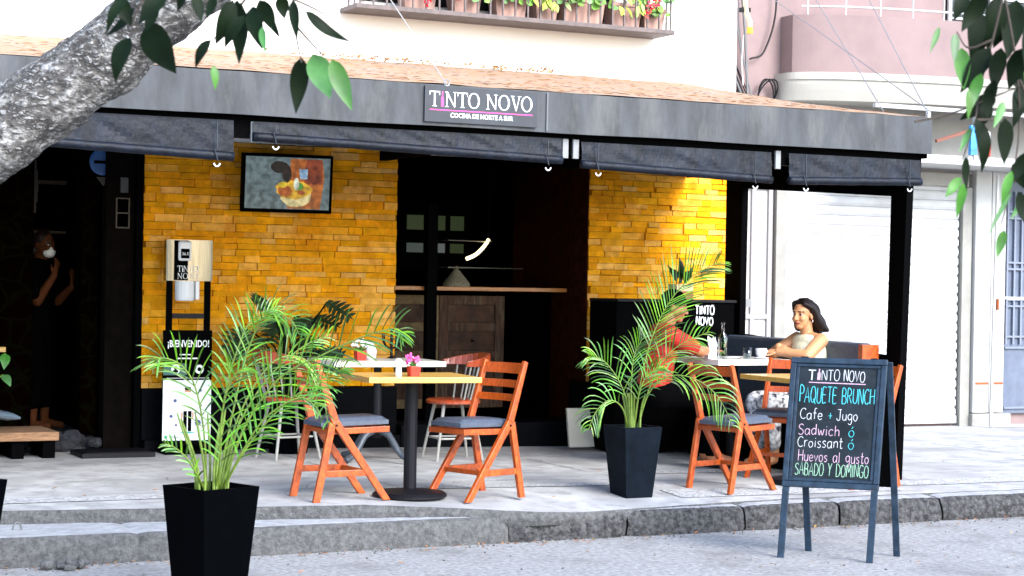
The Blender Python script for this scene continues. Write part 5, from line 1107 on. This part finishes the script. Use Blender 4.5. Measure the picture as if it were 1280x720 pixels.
def hand(mb, wr, d, n, side, curl=.35, sc=.93):
    d = Vector(d).normalized(); n = Vector(n); n = (n-d*n.dot(d)).normalized(); s = d.cross(n)*side; M = M3(d, s, n); wr = Vector(wr)
    mb.ball(wr+d*.048*sc, (.052*sc,.04*sc,.016*sc), M, 14, 8)
    for k, L in enumerate((.068,.078,.072,.056)):
        p = wr+d*.085*sc+s*(-.031+.0207*k)*-1*sc; dd = (d+s*(.10-.07*k)).normalized(); pts = [p]
        for j, f in enumerate((.45,.3,.25)): dd = (dd-n*curl*(.5+.5*j)).normalized(); p = p+dd*L*f*sc; pts.append(p)
        mb.tube(pts, [.0088*sc,.0082*sc,.0076*sc,.006*sc], 8)
        for q in pts[1:]: mb.ball(q, .0074*sc, nu=8, nv=6)
    p = wr+d*.022*sc+s*.034*sc; dd = (d*.75+s*.6-n*.25).normalized(); limb(mb, [p, p+dd*.035*sc, p+(dd+d*.35).normalized()*.066*sc], [.0115*sc,.0095*sc,.007*sc])
Z = Vector((0,0,1))
def torso(mb, pelvis, chest, f, s, k=1.0, pad=0):
    M = M3(f, s, Z)
    mb.ball(pelvis, (.115*k+pad,.165*k+pad,.12+pad), M, 20, 12); mb.ball(pelvis.lerp(chest, .5), (.10*k+pad,.14*k+pad,.15+pad), M, 20, 12); mb.ball(chest, (.112*k+pad,.16*k+pad,.16+pad), M, 20, 12); mb.ball(chest+Z*.11, (.08*k+pad,.17*k+pad,.065+pad), M, 20, 12)

# woman: arms crossed on the table, looking left
g_ = .215; wm = thing('person', 'woman with shoulder length dark hair and cream sleeveless top, arms crossed on the table', 'person', (8.58, 12.16, g_))
f, s, u_ = Vector((-1,0,0)), Vector((0,-1,0)), Z; hf, hs, hu = hframe((-.95,-.32,0), R(3))
pel, che = Vector((-.0,0,.57)), Vector((-.03,0,.89)); hc = Vector((-.085,0,1.2))
mb = MB(); torso(mb, pel, che, f, s, 1.04); limb(mb, [(-.03,0,1.0),(-.05,0,1.06),(-.062,0,1.13)], [.062,.05,.05]); head(mb, hc, hf, hs, hu)
shL, shR = Vector((-.03,-.165,1.0)), Vector((-.03,.165,1.0))
elL, wrL = Vector((-.21,-.24,.885)), Vector((-.34,-.035,.905)); elR, wrR = Vector((-.21,.22,.885)), Vector((-.30,.02,.945))
limb(mb, [shL, elL, wrL], [.058,.047,.030]); limb(mb, [shR, elR, wrR], [.058,.047,.030])
hand(mb, wrL, (-.4,.9,.05), (-.4,0,1), -1); hand(mb, wrR, (.1,-.95,-.25), (-.5,0,.85), 1, .25)
for k in (-1, 1):
    limb(mb, [(-.02,.09*k,.53),(-.43,.10*k,.52),(-.40,.09*k,.10)], [.085,.062,.04]); limb(mb, [(-.40,.09*k,.07),(-.52,.10*k,.035)], [.035,.03])
wb = fuse(mb, 'body', [m_skin, m_lips, m_eyew, m_eyed], wm, .0045, 2); paintface(wb, hc, hf, hs, hu)
mb = MB(); torso(mb, pel, che-Z*.015, f, s, 1.04, .013); limb(mb, [(-.02,-.12,1.0),(-.02,-.155,1.02)], [.05,.035]); limb(mb, [(-.02,.12,1.0),(-.02,.155,1.02)], [.05,.035]); fuse(mb, 'blouse', m_cream, wm, .008, 3)
mb = MB(); mb.ball(pel-Z*.06, (.15,.19,.10)); limb(mb, [(-.03,-.09,.52),(-.45,-.10,.51),(-.42,-.09,.2)], [.10,.085,.07]); limb(mb, [(-.03,.09,.52),(-.45,.10,.51),(-.42,.09,.2)], [.10,.085,.07]); limb(mb, [(-.1,0,.51),(-.43,0,.5)], [.09,.075]); fuse(mb, 'skirt', m_pat, wm, .01, 3)
mb = MB(); M = M3(hf, hs, hu); P = lambda a, b_, d: hc+hf*a+hs*b_+hu*d
mb.ball(P(-.036,0,.036), (.09,.083,.09), M); mb.ball(P(.022,0,.092), (.046,.056,.026), M)
for k in (1, -1):
    limb(mb, [P(.05,.05*k,.085),P(-.0,.078*k,.055),P(-.045,.088*k,-.0),P(-.075,.10*k,-.06),P(-.09,.11*k,-.10)], [.022,.028,.036,.046,.042]); limb(mb, [P(-.09,.11*k,-.09),P(-.115,.14*k,-.125)], [.04,.02])
limb(mb, [P(-.09,0,.02),P(-.10,0,-.06),P(-.11,0,-.12)], [.07,.07,.05]); limb(mb, [P(-.09,.05,-.05),P(-.11,.06,-.12)], [.05,.045]); limb(mb, [P(-.09,-.05,-.05),P(-.11,-.06,-.12)], [.05,.045]); fuse(mb, 'hair', m_hair, wm, .006, 2)
hs_ = MB(); rnd = random.Random(44)
for k in range(260):
    sg = rnd.choice((-1, 1)); t_ = rnd.random(); a0 = .062-.15*t_; j_ = lambda s_=.006: rnd.gauss(0, s_); w_ = rnd.uniform(.98, 1.06)
    hs_.tube(crom([P(a0, .012*sg+j_(.004), .128-.9*max(0, a0-.03)-1.2*max(0, -.04-a0)), P(a0*.8-.015, .062*sg*w_+j_(.004), .102-.25*t_*.1), P(a0*.55-.035, .089*sg*w_, .035+j_()), P(a0*.3-.06, .100*sg*w_, -.035+j_()), P(a0*.25-.085, (.115-.03*t_)*sg*w_, -.09+j_()), P(a0*.2-.11-rnd.uniform(0,.03), (.135-.05*t_)*sg+j_(.012), -.125+j_(.014))], 3), [.0034]*12+[.0028,.0022,.0016,.0008], 5)
hs_.build('hair_strands', m_hair, wm, smooth=True)
MB().ball(P(-.006,.083,-.052), (.005,.005,.012)).build('earring', mat('pale earring', (.75,.5,.45), .3), wm)

# man in red behind the short palm
mn = thing('person', 'man in a red shirt and black cap sitting behind the short palm', 'person', (7.33, 12.47, .23)); f, s = Vector((.96,-.28,0)), Vector((.28,.96,0)); hf, hs, hu = hframe((.85,-.5,0), R(10))
pel, che, hc = Vector((0,0,.56)), Vector((.06,-.01,.92)), Vector((.14,-.04,1.23)); mb = MB(); torso(mb, pel, che, f, s, 1.05); limb(mb, [(.08,-.02,1.05),(.11,-.03,1.15)], [.06,.056]); head(mb, hc, hf, hs, hu)
shL, shR = che+s*.19+Z*.1, che-s*.19+Z*.1; elR, wrR = Vector((.27,-.22,.89)), Vector((.46,-.1,.89)); elL, wrL = Vector((.3,.2,.89)), Vector((.47,.07,.89))
limb(mb, [shR, elR, wrR], [.056,.046,.031]); limb(mb, [shL, elL, wrL], [.056,.046,.031]); hand(mb, wrR, (.8,.5,.0), (0,0,1), 1, .3); hand(mb, wrL, (.9,-.4,0), (0,0,1), -1, .3)
for k in (-1, 1): limb(mb, [Vector((.02,.09*k,.53)),f*.42+s*.1*k+Z*.52,f*.44+s*.1*k+Z*.08], [.09,.065,.045]); limb(mb, [f*.44+s*.1*k+Z*.06, f*.58+s*.1*k+Z*.04], [.042,.038])
ob = fuse(mb, 'body', [m_skin2, m_lips, m_eyew, m_eyed], mn, .006, 2); paintface(ob, hc, hf, hs, hu)
mb = MB(); torso(mb, pel+Z*.09, che, f, s, 1.05, .016); limb(mb, [shR, shR.lerp(elR, .75)], [.074,.068]); limb(mb, [shL, shL.lerp(elL, .75)], [.074,.068]); fuse(mb, 'shirt', m_redsh, mn, .009, 3)
mb = MB(); mb.ball(pel-Z*.0, (.15,.205,.17))
for k in (-1, 1): limb(mb, [Vector((.02,.09*k,.53)),f*.42+s*.1*k+Z*.52,f*.44+s*.1*k+Z*.12], [.10,.078,.062])
fuse(mb, 'trousers', m_blackc, mn, .01, 3)
mb = MB(); M = M3(hf, hs, hu); mb.ball(hc-hf*.016+hu*.05, (.102,.084,.088), M); mb.ball(hc-hf*.05-hu*.01, (.06,.078,.07), M); mb.ball(hc+hf*.1+hu*.06, (.06,.06,.008), M); fuse(mb, 'cap', m_blackc, mn, .007, 2)
wa = MB(); d = (wrR-elR).normalized(); wa.tube([wrR-d*.03, wrR-d*.005], .037, 14); wa.build('watch', m_ink, mn)

# person standing in the dark passage
ps = thing('person', 'person in black standing in the dark passage with a white face mask', 'person', (3.17, 15.25, .37)); f, s, _ = hframe((.72,-.69,0)); hf, hs, hu = hframe((.72,-.69,0), R(6))
pel, che, hc = Vector((0,0,.88)), Vector((0,0,1.2)), Vector((0,0,1.5))+f*.02; mb = MB(); torso(mb, pel, che, f, s, .92); limb(mb, [(0,0,1.34),(0,0,1.42)], [.055,.05]); head(mb, hc, hf, hs, hu)
shL, shR = che+s*.17+Z*.1, che-s*.17+Z*.1; elL, wrL = shL+f*.06-Z*.26, shL+f*.24-Z*.14-s*.08; elR, wrR = shR+f*.08-Z*.26+s*.0, shR+f*.2-Z*.05+s*.05
limb(mb, [shL, elL, wrL], [.05,.042,.028]); limb(mb, [shR, elR, wrR], [.05,.042,.028]); hand(mb, wrL, f*.2-s*.2+Z, f, 1, .4); hand(mb, wrR, f*.2+s*.2+Z, f, -1, .4)
for k in (-1, 1): limb(mb, [s*.08*k+Z*.85, s*.085*k+f*.02+Z*.46, s*.09*k+Z*.08], [.08,.055,.035]); limb(mb, [s*.09*k+Z*.045, s*.1*k+f*.15+Z*.03], [.038,.03])
ob = fuse(mb, 'body', [m_skin3, m_lips, m_eyew, m_eyed], ps, .007, 2); paintface(ob, hc, hf, hs, hu)
mb = MB(); torso(mb, pel, che, f, s, .92, .016); limb(mb, [shL, shL.lerp(elL, .8)], [.066,.06]); limb(mb, [shR, shR.lerp(elR, .8)], [.066,.06]); fuse(mb, 'shirt', m_blackc, ps, .009, 3)
mb = MB(); mb.ball(pel-Z*.04, (.12,.17,.1))
for k in (-1, 1): limb(mb, [s*.08*k+Z*.85, s*.085*k+f*.02+Z*.46, s*.09*k+Z*.2], [.092,.07,.055])
fuse(mb, 'trousers', m_blackc, ps, .01, 3)
mb = MB(); mb.ball(hc-hf*.03+hu*.045, (.1,.086,.092), M3(hf,hs,hu)); mb.ball(hc-hf*.07-hu*.04, (.05,.07,.09), M3(hf,hs,hu)); fuse(mb, 'hair', m_hair, ps, .008, 2)
mb = MB(); mb.ball(hc+hf*.06-hu*.055, (.055,.058,.05), M3(hf,hs,hu)); fuse(mb, 'face_mask', m_ink, ps, .006, 2)

# ------------------------------------------------------------------ leaning street tree and its hanging leaves
tr_ = thing('street_tree', 'leaning tree with pale fissured bark and drooping dark leaves across the top', 'tree', tuple(V(-3.75, 7.3, 0)))
T0 = V(-3.75, 7.3, 0)
def at(x, y, d): return V((x-640)*d/2320, d, 1.64+(351+.0175*(x-640)-y)*d/2320)-T0
pth = crom([V(-3.75,7.3,0)-T0, V(-3.35,7.2,.9)-T0, V(-2.75,7.1,1.55)-T0, V(-1.93,7,2.17)-T0, V(-1.28,6.95,2.67)-T0, V(-.5,6.6,3.3)-T0, V(.5,6.0,3.9)-T0], 42)
mb = MB(); N = len(pth); n = 120; prev = None
for i, p in enumerate(pth):
    t_ = (pth[min(i+1, N-1)]-pth[max(i-1, 0)]).normalized(); a = t_.orthogonal().normalized() if prev is None else (prev-t_*prev.dot(t_)).normalized(); prev = a; b_ = t_.cross(a)
    for j in range(n):
        q = 2*math.pi*j/n; dr = a*math.cos(q)+b_*math.sin(q); R_ = (.168-.05*i/N)*(1+.10*noise.noise(p*1.8+dr*.7)) 
        if i < 36: R_ *= 1+.5*(1-i/36)**2
        q_ = p+dr*.15; R_ += .016*noise.noise(q_*7)+.012*abs(noise.noise(q_*15))+.007*noise.noise(q_*34)+.004*noise.noise(q_*70)
        for kx, ky in ((128, 4.1), (150, 5.3), (112, 5.0), (164, 3.9)): R_ += .013*math.exp(-((i-kx)/5)**2-((q-ky)/.3)**2)
        mb.v.append(tuple(p+dr*R_))
for i in range(N-1):
    for j in range(n): mb.f.append((i*n+j, i*n+(j+1) % n, (i+1)*n+(j+1) % n, (i+1)*n+j)); mb.mi.append(0)
trk = mb.build('trunk', m_bark, tr_, smooth=True)
m_twig = mat('dark twig', (.05,.035,.025), .8, .3, 20)
def branch(pts, r0, r1): P = crom(pts, 6); MB().tube(P, [r0+(r1-r0)*i/(len(P)-1) for i in range(len(P))], 8).build('branch', m_bark if r0 > .03 else m_twig, tr_, smooth=True)
branch([V(.3,6.1,3.8)-T0, V(1.0,5.6,3.75)-T0, V(1.6,5.3,3.35)-T0, at(1250,-120,5.1), at(1248,-10,5.05)], .06, .012)
branch([V(-.7,6.7,3.1)-T0, V(-.8,5.9,3.2)-T0, at(320,-120,5.2), at(330,-20,5.1)], .045, .008); branch([V(-.8,5.9,3.2)-T0, at(190,-110,5.2), at(185,-20,5.05)], .02, .006)
TW = [[(330,-20),(355,10),(368,60),(372,78)],[(340,-10),(385,10),(405,22)],[(362,30),(385,55),(400,70)],[(330,-20),(300,0),(285,20)],[(185,-20),(180,10),(178,30)],[(185,-20),(165,15),(157,45)],[(300,0),(270,40),(258,52)],
 [(1248,-10),(1235,50),(1220,110),(1215,150),(1200,200)],[(1248,-10),(1265,80),(1270,160),(1262,230),(1250,280)],[(1235,50),(1205,60),(1190,40)],[(1270,100),(1290,150),(1285,220),(1275,250)],[(1140,152),(1185,142),(1240,120),(1290,100)],[(1215,150),(1240,150),(1250,155)]]
for i, tw in enumerate(TW): P = crom([at(x, y, 5.05+.02*(k % 3)) for k, (x, y) in enumerate(tw)], 5); MB().tube(P, [.004*(1-.6*k/(len(P)-1)) for k in range(len(P))], 6).build('twig', m_twig, tr_)
LD = [(178,30,216,92,44),(158,47,140,103,26),(258,50,240,85,16),(290,0,294,80,28),(310,8,323,62,24),(285,0,264,56,24),(318,0,338,40,22),(345,-5,350,24,18),(372,72,366,142,24),(376,14,432,52,17),(152,-4,128,42,16),(162,10,127,45,14),(200,-6,168,30,24),(188,0,176,40,18),(238,-6,246,28,16),(262,-4,252,22,14),(300,20,276,60,18),(140,-6,160,34,20),(330,20,345,48,10),(360,0,366,50,14),(225,-8,216,14,14),
 (1252,148,1252,206,28),(1216,148,1224,216,26),(1240,-4,1228,62,36),(1264,0,1254,74,36),(1214,10,1208,78,32),(1278,30,1284,122,34),(1232,60,1196,116,30),(1258,70,1276,120,26),(1225,-6,1196,40,30),(1246,60,1238,116,30),(1238,100,1230,148,24),(1268,110,1262,160,24),(1212,70,1206,112,18),(1240,118,1196,150,26),(1232,128,1214,166,22),(1284,190,1258,232,22),(1262,205,1284,240,18),(1270,240,1290,290,24),(1204,196,1206,238,14),(1274,60,1256,112,30),(1200,-8,1186,26,22),(1256,10,1236,60,30),(1228,20,1218,70,26)]
LG = [(262,82,265,112,11),(322,34,327,66,10),(386,68,409,123,32),(410,74,436,138,24),(1168,34,1157,66,9),(1188,42,1187,78,14),(1196,60,1200,112,24),(1206,112,1206,150,13),(1198,222,1180,246,15),(1204,228,1194,272,14),(1262,240,1232,300,7),(1254,288,1245,323,15),(1262,214,1250,258,14),(1222,92,1208,140,20),(1283,86,1270,118,16),(1250,128,1238,160,14),(1210,160,1196,190,10),(1280,250,1262,274,12)]
rnd = random.Random(77)
def leaves(lst, m, rough):
    lf = MB()
    for x0, y0_, x1, y1_, wpx in lst:
        if x0 > 1100: wpx *= .86
        d = 5.05+rnd.uniform(-.12,.12); A, B = at(x0, y0_, d), at(x1, y1_, d+rnd.uniform(-.03,.03)); leaf_blade(lf, A, B, wpx*d/2320*1.08, Vector((-FX.x+rnd.uniform(-.5,.5), -FX.y+rnd.uniform(-.3,.3), rnd.uniform(-.3,.5))), .3, 9, rnd.uniform(-.16,.16))
    return lf.build('foliage', m, tr_, smooth=True)
leaves(LD, m_leafd, 1); leaves(LG, m_leafg, 1)
lf = MB()                                              # rest of the crown, above the picture
for k in range(520):
    c = rnd.choice((V(1.6,7.2,4.9), V(2.4,6.8,4.8), V(2.8,6.0,4.4), V(2.0,7.6,5.2)))-T0+Vector((rnd.gauss(0,.35), rnd.gauss(0,.35), abs(rnd.gauss(0,.3))))
    leaf_blade(lf, c, c+Vector((rnd.uniform(-.05,.05), rnd.uniform(-.05,.05), -rnd.uniform(.08,.13))), rnd.uniform(.04,.07), (rnd.uniform(-1,1),-1,rnd.uniform(-.5,1)), .15, 6)
lf.build('foliage', m_leafd, tr_, smooth=True)

# ------------------------------------------------------------------ leaf litter on the street
lt = MB(); rnd = random.Random(15)
for k in range(420):
    x = rnd.uniform(1, 11); r_ = rnd.random()
    if r_ < .62: y, z = 10.40-abs(rnd.gauss(0,.09)), .006
    elif r_ < .85: y, z = rnd.uniform(8, 10.35), .006
    else: y = rnd.uniform(10.6, 13); z = max(.178, zs(x, y))+.012
    if y > 10.4 and y < yedge(x)+.05: continue
    q = rnd.uniform(0, 6.28); l = rnd.uniform(.012, .045); leaf_blade(lt, (x,y,z), (x+l*math.cos(q), y+l*math.sin(q)*.9, z+rnd.uniform(.0,.012)), l*rnd.uniform(.25,.5), (0,0,1), .5, 3)
tag(lt.build('fallen_leaves', m_dry), kind='stuff', label='small dry orange leaves scattered along the kerb and street', cat='leaf litter')

gv = MB(); rnd = random.Random(66)
for k in range(420):
    x = rnd.uniform(1, 11.5); y = 10.41-abs(rnd.gauss(0,.07)) if rnd.random() < .7 else rnd.uniform(8.2, 10.3); r_ = rnd.uniform(.003,.010); gv.ball((x, y, r_*.5), (r_, r_*rnd.uniform(.6,1), r_*.7), nu=6, nv=4)
tag(gv.build('gravel', mat('grey grit', (.13,.125,.12), .95, isl=.6)), kind='stuff', label='loose grey grit lying in the gutter along the kerb', cat='gravel')
